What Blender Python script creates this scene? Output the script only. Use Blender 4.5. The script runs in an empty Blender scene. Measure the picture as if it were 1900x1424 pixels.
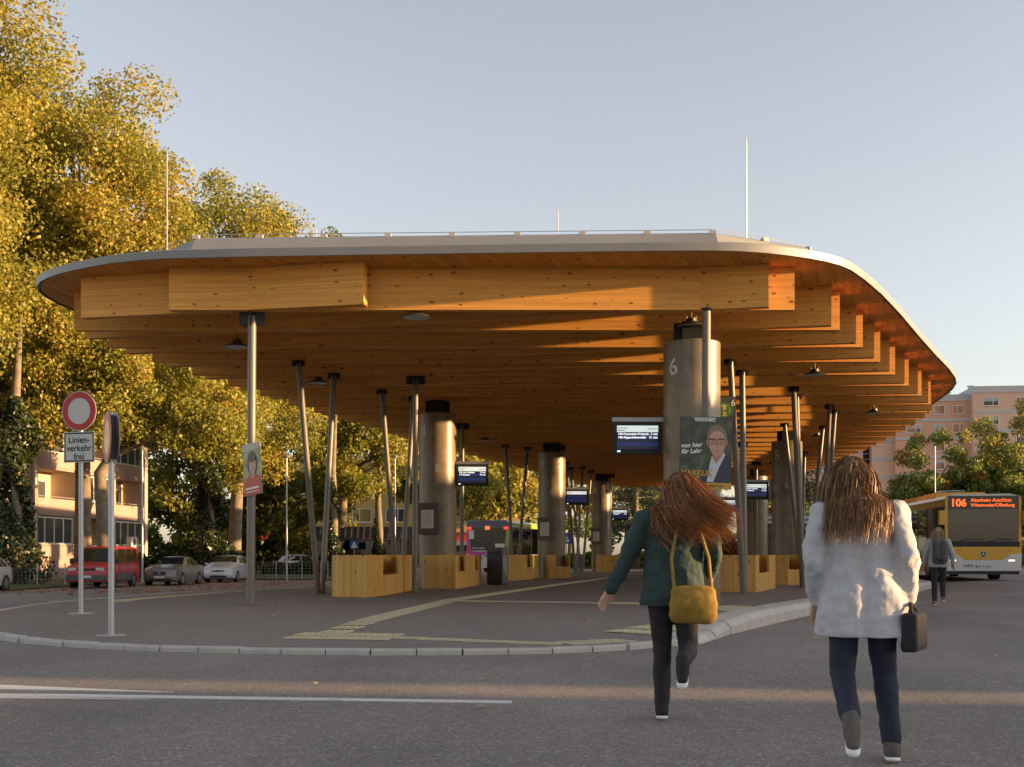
import bpy, bmesh, math, random
import numpy as np
from mathutils import Vector, Matrix
S = bpy.context.scene
C = S.collection
R = math.radians
# ------------------------------------------------------------------ camera
F = 2150.0; ZC = 1.10                       # focal length in photo pixels, eye height
cam = bpy.data.cameras.new('camera'); camo = bpy.data.objects.new('camera', cam); C.objects.link(camo)
cam.sensor_width = 36; cam.lens = 36 * F / 1900; cam.shift_y = (1030 - 712) / 1900
cam.clip_start = 0.1; cam.clip_end = 5000
camo.location = (0, 0, ZC); camo.rotation_euler = (R(90), 0, 0)
S.camera = camo
# ------------------------------------------------------------------ sky, sun, exposure
SUN_EL = 6.0
SDIR = Vector((1, -0.13, 0)).normalized() * math.cos(R(SUN_EL)) + Vector((0, 0, math.sin(R(SUN_EL))))
w = bpy.data.worlds.new('World'); S.world = w; w.use_nodes = True
nt = w.node_tree; bg = nt.nodes['Background']
sky = nt.nodes.new('ShaderNodeTexSky'); sky.sky_type = 'NISHITA'; sky.sun_disc = False
sky.sun_elevation = R(SUN_EL); sky.sun_rotation = math.atan2(SDIR.x, SDIR.y)
sky.altitude = 100; sky.air_density = 1.0; sky.dust_density = 1.1; sky.ozone_density = 1.6
hsv = nt.nodes.new('ShaderNodeHueSaturation'); hsv.inputs['Saturation'].default_value = .5
tnt = nt.nodes.new('ShaderNodeMix'); tnt.data_type = 'RGBA'; tnt.blend_type = 'MULTIPLY'; tnt.inputs[0].default_value = 1; tnt.inputs[7].default_value = (1.0, .92, .90, 1)
nt.links.new(sky.outputs[0], hsv.inputs['Color']); nt.links.new(hsv.outputs[0], tnt.inputs[6]); nt.links.new(tnt.outputs[2], bg.inputs[0]); bg.inputs[1].default_value = 0.15
sl = bpy.data.lights.new('sun', 'SUN'); sl.energy = 5.0; sl.angle = R(0.5); sl.color = (1.0, 0.61, 0.28)
so = bpy.data.objects.new('sun', sl); C.objects.link(so)
so.rotation_euler = (-SDIR).to_track_quat('-Z', 'Y').to_euler(); so.location = (60, -10, 40)
S.view_settings.view_transform = 'Standard'; S.view_settings.look = 'None'
S.view_settings.gamma = 1; S.view_settings.use_curve_mapping = False
S.view_settings.exposure = 1.5

# ------------------------------------------------------------------ helpers
rnd = random.Random(7)
def px(x, y, D):                            # world point seen at photo pixel x, y at distance D
    return Vector(((x - 950) * D / F, D, ZC + (1030 - y) * D / F))
def sst(a, b, x):
    t = min(1, max(0, (x - a) / (b - a))); return t * t * (3 - 2 * t)
def interp(pts, t):
    if t <= pts[0][0]: return pts[0][1]
    for (a, u), (b, v) in zip(pts, pts[1:]):
        if t <= b: return u + (v - u) * (t - a) / (b - a)
    return pts[-1][1]

class MB:
    def __init__(s): s.v = []; s.f = []; s.m = []
    def add(s, vs, fs, mi=0):
        o = len(s.v); s.v += [tuple(p) for p in vs]; s.f += [tuple(i + o for i in f) for f in fs]; s.m += [mi] * len(fs); return s
    def box(s, c, d, rz=0, mi=0, M=None):
        x, y, z = d[0] / 2, d[1] / 2, d[2] / 2
        T = Matrix.Translation(c) @ (M if M else Matrix.Rotation(rz, 4, 'Z'))
        vs = [T @ Vector((i * x, j * y, k * z)) for k in (-1, 1) for j in (-1, 1) for i in (-1, 1)]
        return s.add(vs, [(0, 2, 3, 1), (4, 5, 7, 6), (0, 1, 5, 4), (2, 6, 7, 3), (0, 4, 6, 2), (1, 3, 7, 5)], mi)
    def b2(s, x0, x1, y0, y1, z0, z1, mi=0):
        return s.box(((x0 + x1) / 2, (y0 + y1) / 2, (z0 + z1) / 2), (abs(x1 - x0), abs(y1 - y0), abs(z1 - z0)), 0, mi)
    def prism(s, poly, z0, z1, mi=0):       # z0, z1 numbers or functions of (x, y)
        n = len(poly); a = z0 if callable(z0) else (lambda x, y: z0); b = z1 if callable(z1) else (lambda x, y: z1)
        vs = [(x, y, a(x, y)) for x, y in poly] + [(x, y, b(x, y)) for x, y in poly]
        fs = [tuple(range(n))[::-1], tuple(range(n, 2 * n))] + [(i, (i + 1) % n, n + (i + 1) % n, n + i) for i in range(n)]
        return s.add(vs, fs, mi)
    def prismx(s, poly, x0, x1, mi=0):      # poly in (y, z) extruded along x
        n = len(poly)
        vs = [(x0, y, z) for y, z in poly] + [(x1, y, z) for y, z in poly]
        fs = [tuple(range(n))[::-1], tuple(range(n, 2 * n))] + [(i, (i + 1) % n, n + (i + 1) % n, n + i) for i in range(n)]
        return s.add(vs, fs, mi)
    def prismy(s, poly, y0, y1, mi=0):      # poly in (x, z) extruded along y
        n = len(poly)
        vs = [(x, y0, z) for x, z in poly] + [(x, y1, z) for x, z in poly]
        fs = [tuple(range(n)), tuple(range(n, 2 * n))[::-1]] + [(i, n + i, n + (i + 1) % n, (i + 1) % n) for i in range(n)]
        return s.add(vs, fs, mi)
    def tube(s, pts, rs, n=10, mi=0, caps=True):
        pts = [Vector(p) for p in pts]
        if not hasattr(rs, '__len__'): rs = [rs] * len(pts)
        o = len(s.v); up = None
        for i, p in enumerate(pts):
            d = (pts[min(i + 1, len(pts) - 1)] - pts[max(i - 1, 0)]).normalized()
            if up is None: up = Vector((0, 0, 1)) if abs(d.z) < .9 else Vector((1, 0, 0))
            a = d.cross(up).normalized(); b = a.cross(d).normalized(); up = b
            for k in range(n):
                t = 2 * math.pi * k / n
                s.v.append(tuple(p + (a * math.cos(t) + b * math.sin(t)) * rs[i]))
        for i in range(len(pts) - 1):
            for k in range(n):
                s.f.append((o + i * n + k, o + i * n + (k + 1) % n, o + (i + 1) * n + (k + 1) % n, o + (i + 1) * n + k)); s.m.append(mi)
        if caps:
            s.f.append(tuple(o + k for k in range(n))[::-1]); s.m.append(mi)
            s.f.append(tuple(o + (len(pts) - 1) * n + k for k in range(n))); s.m.append(mi)
        return s
    def lathe(s, prof, n=24, mi=0, c=(0, 0, 0)):   # prof (r, z)
        o = len(s.v)
        for r, z in prof:
            for k in range(n):
                t = 2 * math.pi * k / n; s.v.append((c[0] + r * math.cos(t), c[1] + r * math.sin(t), c[2] + z))
        for i in range(len(prof) - 1):
            for k in range(n):
                s.f.append((o + i * n + k, o + i * n + (k + 1) % n, o + (i + 1) * n + (k + 1) % n, o + (i + 1) * n + k)); s.m.append(mi)
        return s
    def mesh(s, name, mat, smooth=False):
        me = bpy.data.meshes.new(name); me.from_pydata(s.v, [], s.f)
        for m in (mat if isinstance(mat, (list, tuple)) else [mat]): me.materials.append(m)
        if any(s.m): me.polygons.foreach_set('material_index', s.m)
        bm = bmesh.new(); bm.from_mesh(me); bmesh.ops.recalc_face_normals(bm, faces=bm.faces); bm.to_mesh(me); bm.free()
        if smooth:
            me.polygons.foreach_set('use_smooth', [True] * len(me.polygons))
            if smooth is not True: me.set_sharp_from_angle(angle=R(smooth))
        me.update(); return me
    def build(s, name, mat, parent=None, smooth=False, loc=None, rz=0):
        return obj(name, s.mesh(name, mat, smooth), parent, loc, rz)
def obj(name, me, parent=None, loc=None, rz=0, rot=None):
    o = bpy.data.objects.new(name, me); C.objects.link(o)
    if parent: o.parent = parent
    if loc is not None: o.location = loc
    if rot: o.rotation_euler = rot
    elif rz: o.rotation_euler = (0, 0, rz)
    return o
def tag(o, label=None, cat=None, group=None, kind=None):
    for k, v in (('label', label), ('category', cat), ('group', group), ('kind', kind)):
        if v: o[k] = v
    return o
def thing(name, label, cat, loc=(0, 0, 0), rz=0, group=None):
    return tag(obj(name, None, None, loc, rz), label, cat, group)
def copy_tree(o, parent=None):
    c = o.copy(); C.objects.link(c); c.parent = parent
    for ch in list(o.children): copy_tree(ch, c)
    return c

# ------------------------------------------------------------------ materials
def N(t, k, **kw):
    n = t.nodes.new(k)
    for a, b in kw.items():
        if a in n.inputs: n.inputs[a].default_value = b
        else: setattr(n, a, b)
    return n
def newmat(name):
    m = bpy.data.materials.new(name); m.use_nodes = True; t = m.node_tree
    return m, t, t.nodes['Principled BSDF']
def rampnode(t, stops):
    r = t.nodes.new('ShaderNodeValToRGB'); e = r.color_ramp.elements
    while len(e) < len(stops): e.new(0.5)
    for i, (p, c) in enumerate(stops): e[i].position = p; e[i].color = (*c, 1)
    return r
def mixcol(t, a, b, fac, mode='MIX'):
    n = t.nodes.new('ShaderNodeMix'); n.data_type = 'RGBA'; n.blend_type = mode
    for s_, v in ((n.inputs[0], fac), (n.inputs[6], a), (n.inputs[7], b)):
        if hasattr(v, 'is_linked') or hasattr(v, 'links'): t.links.new(v, s_)
        else: s_.default_value = v if not isinstance(v, tuple) else (*v[:3], 1)
    return n.outputs[2]
def math_(t, op, a, b=None):
    n = t.nodes.new('ShaderNodeMath'); n.operation = op
    for i, v in enumerate((a, b)):
        if v is None: continue
        if hasattr(v, 'links'): t.links.new(v, n.inputs[i])
        else: n.inputs[i].default_value = v
    return n.outputs[0]
def coords(t, scale=(1, 1, 1), space='Object', rand=0):
    tc = t.nodes.new('ShaderNodeTexCoord'); mp = t.nodes.new('ShaderNodeMapping'); mp.inputs['Scale'].default_value = scale
    src = tc.outputs[space]
    if rand:
        oi = t.nodes.new('ShaderNodeObjectInfo'); va = t.nodes.new('ShaderNodeVectorMath'); va.operation = 'ADD'
        cx = t.nodes.new('ShaderNodeCombineXYZ')
        for i in range(3): t.links.new(math_(t, 'MULTIPLY', oi.outputs['Random'], rand * (1 + .37 * i)), cx.inputs[i])
        t.links.new(src, va.inputs[0]); t.links.new(cx.outputs[0], va.inputs[1]); src = va.outputs[0]
    t.links.new(src, mp.inputs['Vector']); return mp.outputs[0]
def world_coords(t, scale=(1, 1, 1)):
    g = t.nodes.new('ShaderNodeNewGeometry'); mp = t.nodes.new('ShaderNodeMapping'); mp.inputs['Scale'].default_value = scale
    t.links.new(g.outputs['Position'], mp.inputs['Vector']); return mp.outputs[0]
def plain(name, col, rough=.6, metal=0, var=.12, vs=3.0, coat=0, emit=None, es=0, bump=0):
    m, t, p = newmat(name)
    p.inputs['Roughness'].default_value = rough; p.inputs['Metallic'].default_value = metal
    if coat: p.inputs['Coat Weight'].default_value = coat; p.inputs['Coat Roughness'].default_value = .06
    if emit: p.inputs['Emission Color'].default_value = (*emit, 1); p.inputs['Emission Strength'].default_value = es
    n = N(t, 'ShaderNodeTexNoise', Scale=vs, Detail=6.0, Roughness=.65); t.links.new(world_coords(t), n.inputs['Vector'])
    r = rampnode(t, [(.3, tuple(c * (1 - var) for c in col)), (.7, tuple(min(1, c * (1 + var)) for c in col))])
    t.links.new(n.outputs['Fac'], r.inputs[0]); t.links.new(r.outputs[0], p.inputs['Base Color'])
    if bump:
        b = N(t, 'ShaderNodeBump', Strength=bump, Distance=.01); t.links.new(n.outputs['Fac'], b.inputs['Height']); t.links.new(b.outputs[0], p.inputs['Normal'])
    return m
def wood(name, c1, c2, axis='x', lam=25.0, knots=True, rand=13.0, knot_s=1.0):
    m, t, p = newmat(name); p.inputs['Roughness'].default_value = .62
    L = t.links
    sc = {'x': (.5, 14, 30), 'z': (14, 14, .5), 'y': (14, .5, 30)}[axis]
    n = N(t, 'ShaderNodeTexNoise', Scale=1.0, Detail=5.0, Roughness=.6, Distortion=.4); L.new(coords(t, sc, rand=rand), n.inputs['Vector'])
    r = rampnode(t, [(.3, c1), (.75, c2)]); L.new(n.outputs['Fac'], r.inputs[0]); col = r.outputs[0]
    # laminations: each glued board a slightly different tone, cut into lengths
    sp = t.nodes.new('ShaderNodeSeparateXYZ'); L.new(coords(t, rand=0), sp.inputs[0])
    u, v = {'x': (0, 2), 'z': (2, 0), 'y': (1, 0)}[axis]
    lam_i = math_(t, 'FLOOR', math_(t, 'MULTIPLY', sp.outputs[v], lam))
    seg = math_(t, 'FLOOR', math_(t, 'ADD', math_(t, 'MULTIPLY', sp.outputs[u], .33), math_(t, 'MULTIPLY', lam_i, .37)))
    cx = t.nodes.new('ShaderNodeCombineXYZ'); L.new(lam_i, cx.inputs[0]); L.new(seg, cx.inputs[1])
    oi = t.nodes.new('ShaderNodeObjectInfo'); L.new(math_(t, 'MULTIPLY', oi.outputs['Random'], 91.0), cx.inputs[2])
    wn = t.nodes.new('ShaderNodeTexWhiteNoise'); wn.noise_dimensions = '3D'; L.new(cx.outputs[0], wn.inputs['Vector'])
    tone = math_(t, 'ADD', math_(t, 'MULTIPLY', wn.outputs['Value'], .22), .89)
    hs = t.nodes.new('ShaderNodeHueSaturation'); L.new(col, hs.inputs['Color']); L.new(tone, hs.inputs['Value']); col = hs.outputs[0]
    if knots:
        cv = t.nodes.new('ShaderNodeCombineXYZ'); sp2 = t.nodes.new('ShaderNodeSeparateXYZ'); L.new(coords(t, rand=rand), sp2.inputs[0])
        (i0, s0), (i1, s1) = {'x': ((0, 2.4), (2, 5.5)), 'z': ((0, 5.5), (2, 2.6)), 'y': ((0, 3.2), (1, 1.6))}[axis]
        L.new(math_(t, 'MULTIPLY', sp2.outputs[i0], s0), cv.inputs[0]); L.new(math_(t, 'MULTIPLY', sp2.outputs[i1], s1), cv.inputs[1])
        vo = N(t, 'ShaderNodeTexVoronoi', Scale=1.0 * knot_s, Randomness=1.0); vo.voronoi_dimensions = '2D'; L.new(cv.outputs[0], vo.inputs['Vector'])
        k = rampnode(t, [(.05, (1, 1, 1)), (.11, (0, 0, 0))]); vs_ = t.nodes.new('ShaderNodeSeparateColor'); L.new(vo.outputs['Color'], vs_.inputs[0]); L.new(math_(t, 'DIVIDE', vo.outputs['Distance'], math_(t, 'ADD', math_(t, 'MULTIPLY', vs_.outputs[1], 1.3), .25)), k.inputs[0]); gate = math_(t, 'GREATER_THAN', vs_.outputs[0], .42)
        col = mixcol(t, col, (.07, .03, .012), math_(t, 'MULTIPLY', math_(t, 'MULTIPLY', k.outputs[0], gate), .85))
    L.new(col, p.inputs['Base Color'])
    b = N(t, 'ShaderNodeBump', Strength=.15, Distance=.004); L.new(n.outputs['Fac'], b.inputs['Height']); L.new(b.outputs[0], p.inputs['Normal'])
    return m
def concrete_mat(name, base, dark, streak=1.0):
    m, t, p = newmat(name); L = t.links; p.inputs['Roughness'].default_value = .4 if streak else .65
    n1 = N(t, 'ShaderNodeTexNoise', Scale=2.2, Detail=8.0, Roughness=.7); L.new(world_coords(t), n1.inputs['Vector'])
    n2 = N(t, 'ShaderNodeTexNoise', Scale=1.0, Detail=6.0, Roughness=.6); L.new(world_coords(t, (6, 6, .35)), n2.inputs['Vector'])
    n3 = N(t, 'ShaderNodeTexNoise', Scale=60.0, Detail=3.0); L.new(world_coords(t), n3.inputs['Vector'])
    r = rampnode(t, [(.32, dark), (.68, base)])
    L.new(math_(t, 'ADD', math_(t, 'MULTIPLY', n1.outputs['Fac'], .55), math_(t, 'MULTIPLY', n2.outputs['Fac'], .45)), r.inputs[0])
    sp = t.nodes.new('ShaderNodeSeparateXYZ'); L.new(world_coords(t), sp.inputs[0])
    jl = rampnode(t, [(.0, (0, 0, 0)), (.02, (1, 1, 1))]); L.new(math_(t, 'FRACT', math_(t, 'MULTIPLY', sp.outputs[2], 1.9)), jl.inputs[0])
    col = mixcol(t, r.outputs[0], (.6, .58, .55), math_(t, 'MULTIPLY', math_(t, 'SUBTRACT', 1.0, jl.outputs[0]), .35 * streak), 'MULTIPLY')
    L.new(col, p.inputs['Base Color'])
    b = N(t, 'ShaderNodeBump', Strength=.25, Distance=.004); L.new(n3.outputs['Fac'], b.inputs['Height']); L.new(b.outputs[0], p.inputs['Normal'])
    return m
def asphalt_mat(name, lo, hi, speck, scale=70.0, patch=.25):
    m, t, p = newmat(name); L = t.links; p.inputs['Roughness'].default_value = .85
    v = N(t, 'ShaderNodeTexVoronoi', Scale=scale, Randomness=1.0); L.new(world_coords(t), v.inputs['Vector'])
    sc = t.nodes.new('ShaderNodeSeparateColor'); L.new(v.outputs['Color'], sc.inputs[0])
    r = rampnode(t, [(0, lo), (.72, hi), (.93, hi), (1, speck)]); L.new(sc.outputs[0], r.inputs[0])
    n = N(t, 'ShaderNodeTexNoise', Scale=.35, Detail=7.0, Roughness=.6); L.new(world_coords(t, (1, .5, 1)), n.inputs['Vector'])
    r2 = rampnode(t, [(.3, (1 - patch,) * 3), (.7, (1 + patch * .6, 1 + patch * .55, 1 + patch * .5))]); L.new(n.outputs['Fac'], r2.inputs[0])
    n4 = N(t, 'ShaderNodeTexNoise', Scale=9.0, Detail=4.0); L.new(world_coords(t), n4.inputs['Vector'])
    r3 = rampnode(t, [(.35, (.9,) * 3), (.65, (1.08,) * 3)]); L.new(n4.outputs['Fac'], r3.inputs[0])
    col = mixcol(t, mixcol(t, r.outputs[0], r2.outputs[0], 1.0, 'MULTIPLY'), r3.outputs[0], 1.0, 'MULTIPLY')
    L.new(col, p.inputs['Base Color'])
    b = N(t, 'ShaderNodeBump', Strength=.5, Distance=.006); L.new(v.outputs['Distance'], b.inputs['Height']); L.new(b.outputs[0], p.inputs['Normal'])
    return m
def leaf_mat(name, stops, trans=.35, rough=.5):
    m, t, p = newmat(name); L = t.links
    a = t.nodes.new('ShaderNodeAttribute'); a.attribute_name = 'tint'
    r = rampnode(t, stops); L.new(a.outputs['Fac'], r.inputs[0])
    L.new(r.outputs[0], p.inputs['Base Color']); p.inputs['Roughness'].default_value = rough
    tr = t.nodes.new('ShaderNodeBsdfTranslucent'); L.new(r.outputs[0], tr.inputs['Color'])
    mx = t.nodes.new('ShaderNodeMixShader'); mx.inputs[0].default_value = trans
    L.new(p.outputs[0], mx.inputs[1]); L.new(tr.outputs[0], mx.inputs[2])
    L.new(mx.outputs[0], t.nodes['Material Output'].inputs['Surface']); return m
def glass_mat(name, tint=(.55, .6, .62), alpha=.55, rough=.03):
    m, t, p = newmat(name); L = t.links
    gl = t.nodes.new('ShaderNodeBsdfGlossy'); gl.inputs['Roughness'].default_value = rough; gl.inputs['Color'].default_value = (.9, .9, .9, 1)
    tr = t.nodes.new('ShaderNodeBsdfTransparent'); tr.inputs['Color'].default_value = (*tint, 1)
    fr = N(t, 'ShaderNodeFresnel', IOR=1.6)
    f2 = math_(t, 'ADD', math_(t, 'MULTIPLY', fr.outputs[0], 1.0), 1 - alpha - .38 if alpha < .62 else .0)
    mx = t.nodes.new('ShaderNodeMixShader'); L.new(f2, mx.inputs[0]); L.new(tr.outputs[0], mx.inputs[1]); L.new(gl.outputs[0], mx.inputs[2])
    L.new(mx.outputs[0], t.nodes['Material Output'].inputs['Surface']); return m

M = {}
M['beam'] = wood('glulam', (.58, .245, .036), (.84, .41, .075))
M['soffit'] = wood('soffit_boards', (.54, .225, .035), (.74, .35, .065), axis='y', lam=5.0, knots=True)
M['panel'] = wood('bench_panel', (.50, .26, .05), (.66, .38, .09), axis='z', lam=9.0, knot_s=.9)
M['seat'] = wood('bench_seat', (.40, .22, .08), (.52, .32, .12), axis='x', lam=9.0)
M['roofmetal'] = plain('roof_metal', (.23, .225, .22), .5, .35, .06, 1.5)
M['roofmetal2'] = plain('roof_membrane', (.25, .25, .25), .6, .1, .08, .8)
M['steel'] = plain('painted_steel_post', (.155, .135, .108), .42, .0, .08, 4)
M['dark'] = plain('dark_steel', (.018, .016, .015), .5, .3, .2)
M['concrete'] = concrete_mat('concrete', (.28, .215, .135), (.085, .064, .04))
M['kerb'] = concrete_mat('kerb_concrete', (.50, .48, .44), (.36, .34, .31), 0)
M['kerbside'] = concrete_mat('boarding_kerb', (.56, .53, .48), (.38, .36, .32), 0)
M['road'] = asphalt_mat('asphalt', (.155, .133, .117), (.255, .223, .20), (.5, .47, .44), 75, .34)
M['pave'] = asphalt_mat('platform_asphalt', (.17, .144, .125), (.24, .206, .18), (.27, .25, .23), 130, .18)
M['tactile'] = plain('tactile_stone', (.46, .43, .28), .8, 0, .15, 9)
M['white'] = plain('white_paint', (.62, .60, .56), .7, 0, .14, 14)
M['print_white'] = plain('print_white', (.78, .78, .74), .6, 0, .02)
M['black'] = plain('black_print', (.01, .01, .01), .6, 0, .02)
M['pole'] = plain('galvanised_pole', (.42, .43, .44), .45, .5, .06, 6)
M['digit'] = plain('painted_digit', (.62, .60, .55), .6, 0, .08, 20)

# text meshes are made first, while the scene is still light
_tc = {}
def text_mesh(txt, size, mat, bold=0.0, shear=0.0, align='LEFT', space=1.0, ext=0.0):
    key = (txt, size, mat.name, bold, shear, align, space, ext)
    if key in _tc: return _tc[key]
    cu = bpy.data.curves.new('t', 'FONT'); cu.body = txt; cu.size = size; cu.offset = bold; cu.shear = shear; cu.extrude = ext
    cu.align_x = align; cu.align_y = 'BOTTOM_BASELINE'; cu.space_character = space; cu.resolution_u = 3
    o = bpy.data.objects.new('t', cu); C.objects.link(o)
    me = bpy.data.meshes.new_from_object(o.evaluated_get(bpy.context.evaluated_depsgraph_get()))
    me.materials.clear(); me.materials.append(mat)
    bpy.data.objects.remove(o); _tc[key] = me; return me
def text(name, txt, size, mat, parent, loc, rot=(R(90), 0, 0), **kw):
    return obj(name, text_mesh(txt, size, mat, **kw), parent, loc, rot=rot)
# ------------------------------------------------------------------ terrain
KERB_L = [(23, -9.3), (25.8, -9.1), (30.3, -8.3), (35.5, -6.9), (41, -5.6), (49.5, -3.3), (58, -.7), (66, 1.8), (71, 4)]
def g(x, y):
    u = interp(KERB_L, y) - x
    return -.42 * sst(0, 11, u) * sst(20, 45, y) + .2 * sst(12.5, 16.5, x) * sst(24, 38, y) * (1 - sst(120, 160, y))
def sheet(name, xs, ys, mat, dz=0.0):
    vs = [(x, y, g(x, y) + dz) for y in ys for x in xs]; n = len(xs)
    fs = [(j * n + i, j * n + i + 1, (j + 1) * n + i + 1, (j + 1) * n + i) for j in range(len(ys) - 1) for i in range(n - 1)]
    b = MB(); b.add(vs, fs); return tag(b.build(name, mat, smooth=True), kind='structure')
def grass_mat(name):
    m, t, p = newmat(name); p.inputs['Roughness'].default_value = .9
    n = N(t, 'ShaderNodeTexNoise', Scale=1.2, Detail=10.0, Roughness=.75); t.links.new(world_coords(t), n.inputs['Vector'])
    r = rampnode(t, [(.3, (.035, .045, .012)), (.55, (.075, .085, .02)), (.75, (.13, .09, .03))]); t.links.new(n.outputs['Fac'], r.inputs[0])
    t.links.new(r.outputs[0], p.inputs['Base Color']); return m
M['grass'] = grass_mat('grass')
bb = MB(); bb.add([(-3000, -600, -.9), (3000, -600, -.9), (3000, 3000, -.9), (-3000, 3000, -.9)], [(0, 1, 2, 3)])
tag(bb.build('ground', M['grass']), kind='structure')
def arange(a, b, s): return [a + i * s for i in range(int(round((b - a) / s)) + 1)]
XS = [-160, -110, -80, -60, -45] + arange(-36, 36, 1.5) + [45, 60, 90, 130, 200, 300]
YS = [-60, -30, -10] + arange(0, 100, 2) + [110, 120, 135, 150, 170, 200, 260, 350, 500]
sheet('road', XS, YS, M['road'])
# lawn behind the parked cars, with a strip in the middle distance
sheet('lawn', arange(-44, -21.2, 1.2), arange(44, 100, 2), M['grass'], .05)
sheet('grass_verge', arange(-21.2, -9.2, 1.2), arange(70, 96, 2), M['grass'], .06)
sheet('far_lawn', arange(2, 60, 2), arange(92, 112, 2), M['grass'], .05)

# ------------------------------------------------------------------ platform
PLAT = [(-9.3, 22.9), (-8.9, 20.2), (-8.4, 18.4), (-7.6, 16.4), (-6.58, 14.9), (-5.1, 13.7), (-3.8, 13.15), (-1.89, 12.72), (0, 12.78), (1.18, 13.3),
        (2.2, 14.3), (2.85, 15.85), (5.55, 21.55), (8.05, 26.55), (11.65, 33.85), (13.5, 38), (14.6, 42), (15.6, 50), (16, 60), (16, 70), (14.5, 76), (10, 78),
        (6.5, 76.5), (4, 71), (1.8, 66), (-.7, 58), (-3.3, 49.5), (-5.6, 41), (-6.9, 35.5), (-8.3, 30.3), (-9.1, 25.8)]
def PZ(x, y): return .055 + .085 * sst(13.2, 17.5, y + .05 * x)
def dens(poly, step):
    out = []
    for (x0, y0), (x1, y1) in zip(poly, poly[1:] + poly[:1]):
        n = max(1, int(math.hypot(x1 - x0, y1 - y0) / step))
        out += [(x0 + (x1 - x0) * i / n, y0 + (y1 - y0) * i / n) for i in range(n)]
    return out
def smooth_poly(poly, it=2):
    for _ in range(it):
        o = []
        for (x0, y0), (x1, y1) in zip(poly, poly[1:] + poly[:1]):
            o += [(.75 * x0 + .25 * x1, .75 * y0 + .25 * y1), (.25 * x0 + .75 * x1, .25 * y0 + .75 * y1)]
        poly = o
    return poly
def clip(poly, a, b, c):                    # keep a*x + b*y <= c
    out = []
    for p, q in zip(poly, poly[1:] + poly[:1]):
        dp, dq = a * p[0] + b * p[1] - c, a * q[0] + b * q[1] - c
        if dp <= 0: out.append(p)
        if dp * dq < 0:
            t = dp / (dp - dq); out.append((p[0] + (q[0] - p[0]) * t, p[1] + (q[1] - p[1]) * t))
    return out
plat = smooth_poly(PLAT, 1)
pv = MB()
y0 = min(p[1] for p in plat); bands = [y0 - .1] + arange(13.2, 18, .6) + arange(20, 80, 4)
for a, b in zip(bands, bands[1:]):
    q = clip(clip(plat, 0, 1, b), 0, -1, -a)
    if len(q) >= 3: pv.prism(q, lambda x, y: -.3, PZ)
pavement = tag(pv.build('pavement', M['pave'], smooth=False), kind='structure')
# kerb stones, half a metre each, shared mesh
def kerb_mesh(L, w, h, mat, bev=.02):
    b = MB(); b.prismx([(-w / 2, -.12), (w / 2, -.12), (w / 2, h), (-w / 2 + bev, h), (-w / 2, h - bev)], -L / 2 + .006, L / 2 - .006)
    return b.mesh('kerb_stone', mat)
km = kerb_mesh(.5, .13, .012, M['kerb'])
def walk(pts, step):
    out = []; acc = 0.0
    for (x0, y0), (x1, y1) in zip(pts, pts[1:]):
        L = math.hypot(x1 - x0, y1 - y0)
        while acc <= L:
            t = acc / L; out.append((x0 + (x1 - x0) * t, y0 + (y1 - y0) * t, math.atan2(y1 - y0, x1 - x0))); acc += step
        acc -= L
    return out
i_tip = min(range(len(plat)), key=lambda i: math.hypot(plat[i][0] - 2.4, plat[i][1] - 14.7))
i_far = min(range(len(plat)), key=lambda i: math.hypot(plat[i][0] + 3.3, plat[i][1] - 49.5))
front = plat[i_far:] + plat[:i_tip + 1]
for x, y, a in walk(front, .5):
    o = obj('kerb_stone', km, pavement, (x, y, PZ(x, y) + rnd.uniform(-.004, .006)), a + rnd.uniform(-.008, .008))
# raised boarding kerb along the right edge
RK = [(2.3, 14.75), (2.75, 15.9), (4.05, 18.7), (5.45, 21.6), (7.95, 26.6), (11.55, 33.9), (13.5, 37.7), (14.5, 41.8), (15.5, 50), (15.9, 60)]
bk = kerb_mesh(1.0, .42, .06, M['kerbside'], .05)
for k, (x, y, a) in enumerate(walk(RK, 1.0)):
    b = MB(); lift = .012 + .09 * sst(0, 4, k)
    lift2 = .012 + .09 * sst(0, 4, k + 1)
    za, zb = PZ(x, y) + lift, PZ(x, y) + lift2
    vs = []
    for xx, z in ((-.497, za), (.497, zb)):
        vs += [(xx, -.2, -.3), (xx, -.2, z - .09), (xx, -.13, z - .015), (xx, -.1, z), (xx, .26, z), (xx, .26, -.3)]
    b.add(vs, [(0, 1, 2, 3, 4, 5)[::-1], (6, 7, 8, 9, 10, 11)] + [(i, (i + 1) % 6, 6 + (i + 1) % 6, 6 + i) for i in range(6)])
    b.build('boarding_kerb_stone', M['kerbside'], pavement, loc=(x, y, 0), rz=a)
# tactile guidance strips
def ribbed(L, W, n):
    b = MB(); b.box((0, 0, .002), (L - .008, W, .006))
    for i in range(n):
        y = -W / 2 + W * (i + .5) / n; b.box((0, y, .008), (L - .05, W / n * .5, .008))
    return b.mesh('ribbed_tile', M['tactile'])
def studded(L, W, n):
    b = MB(); b.box((0, 0, .001), (L - .008, W, .004))
    for i in range(n):
        for j in range(n): b.box((-L / 2 + L * (i + .5) / n, -W / 2 + W * (j + .5) / n, .008), (L / n * .5, W / n * .5, .01), .785)
    return b.mesh('studded_tile', M['tactile'])
rib = ribbed(.6, .4, 4); rib2 = ribbed(.6, .3, 3); stud = studded(.45, .45, 6)
def strip(pts, me, step, wid=1, off=0.0):
    for x, y, a in walk(pts, step):
        for k in range(wid):
            o = (k - (wid - 1) / 2) * off
            X, Y = x - math.sin(a) * o, y + math.cos(a) * o
            obj('tactile_tile', me, pavement, (X, Y, PZ(X, Y) + .002), a)
strip([(-2.3, 15.2), (-1.27, 24.6), (1.2, 36), (4.6, 51)], rib, .6)
strip([(-2.55, 14.65), (-1.6, 14.5)], stud, .45, 2, .45)
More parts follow.
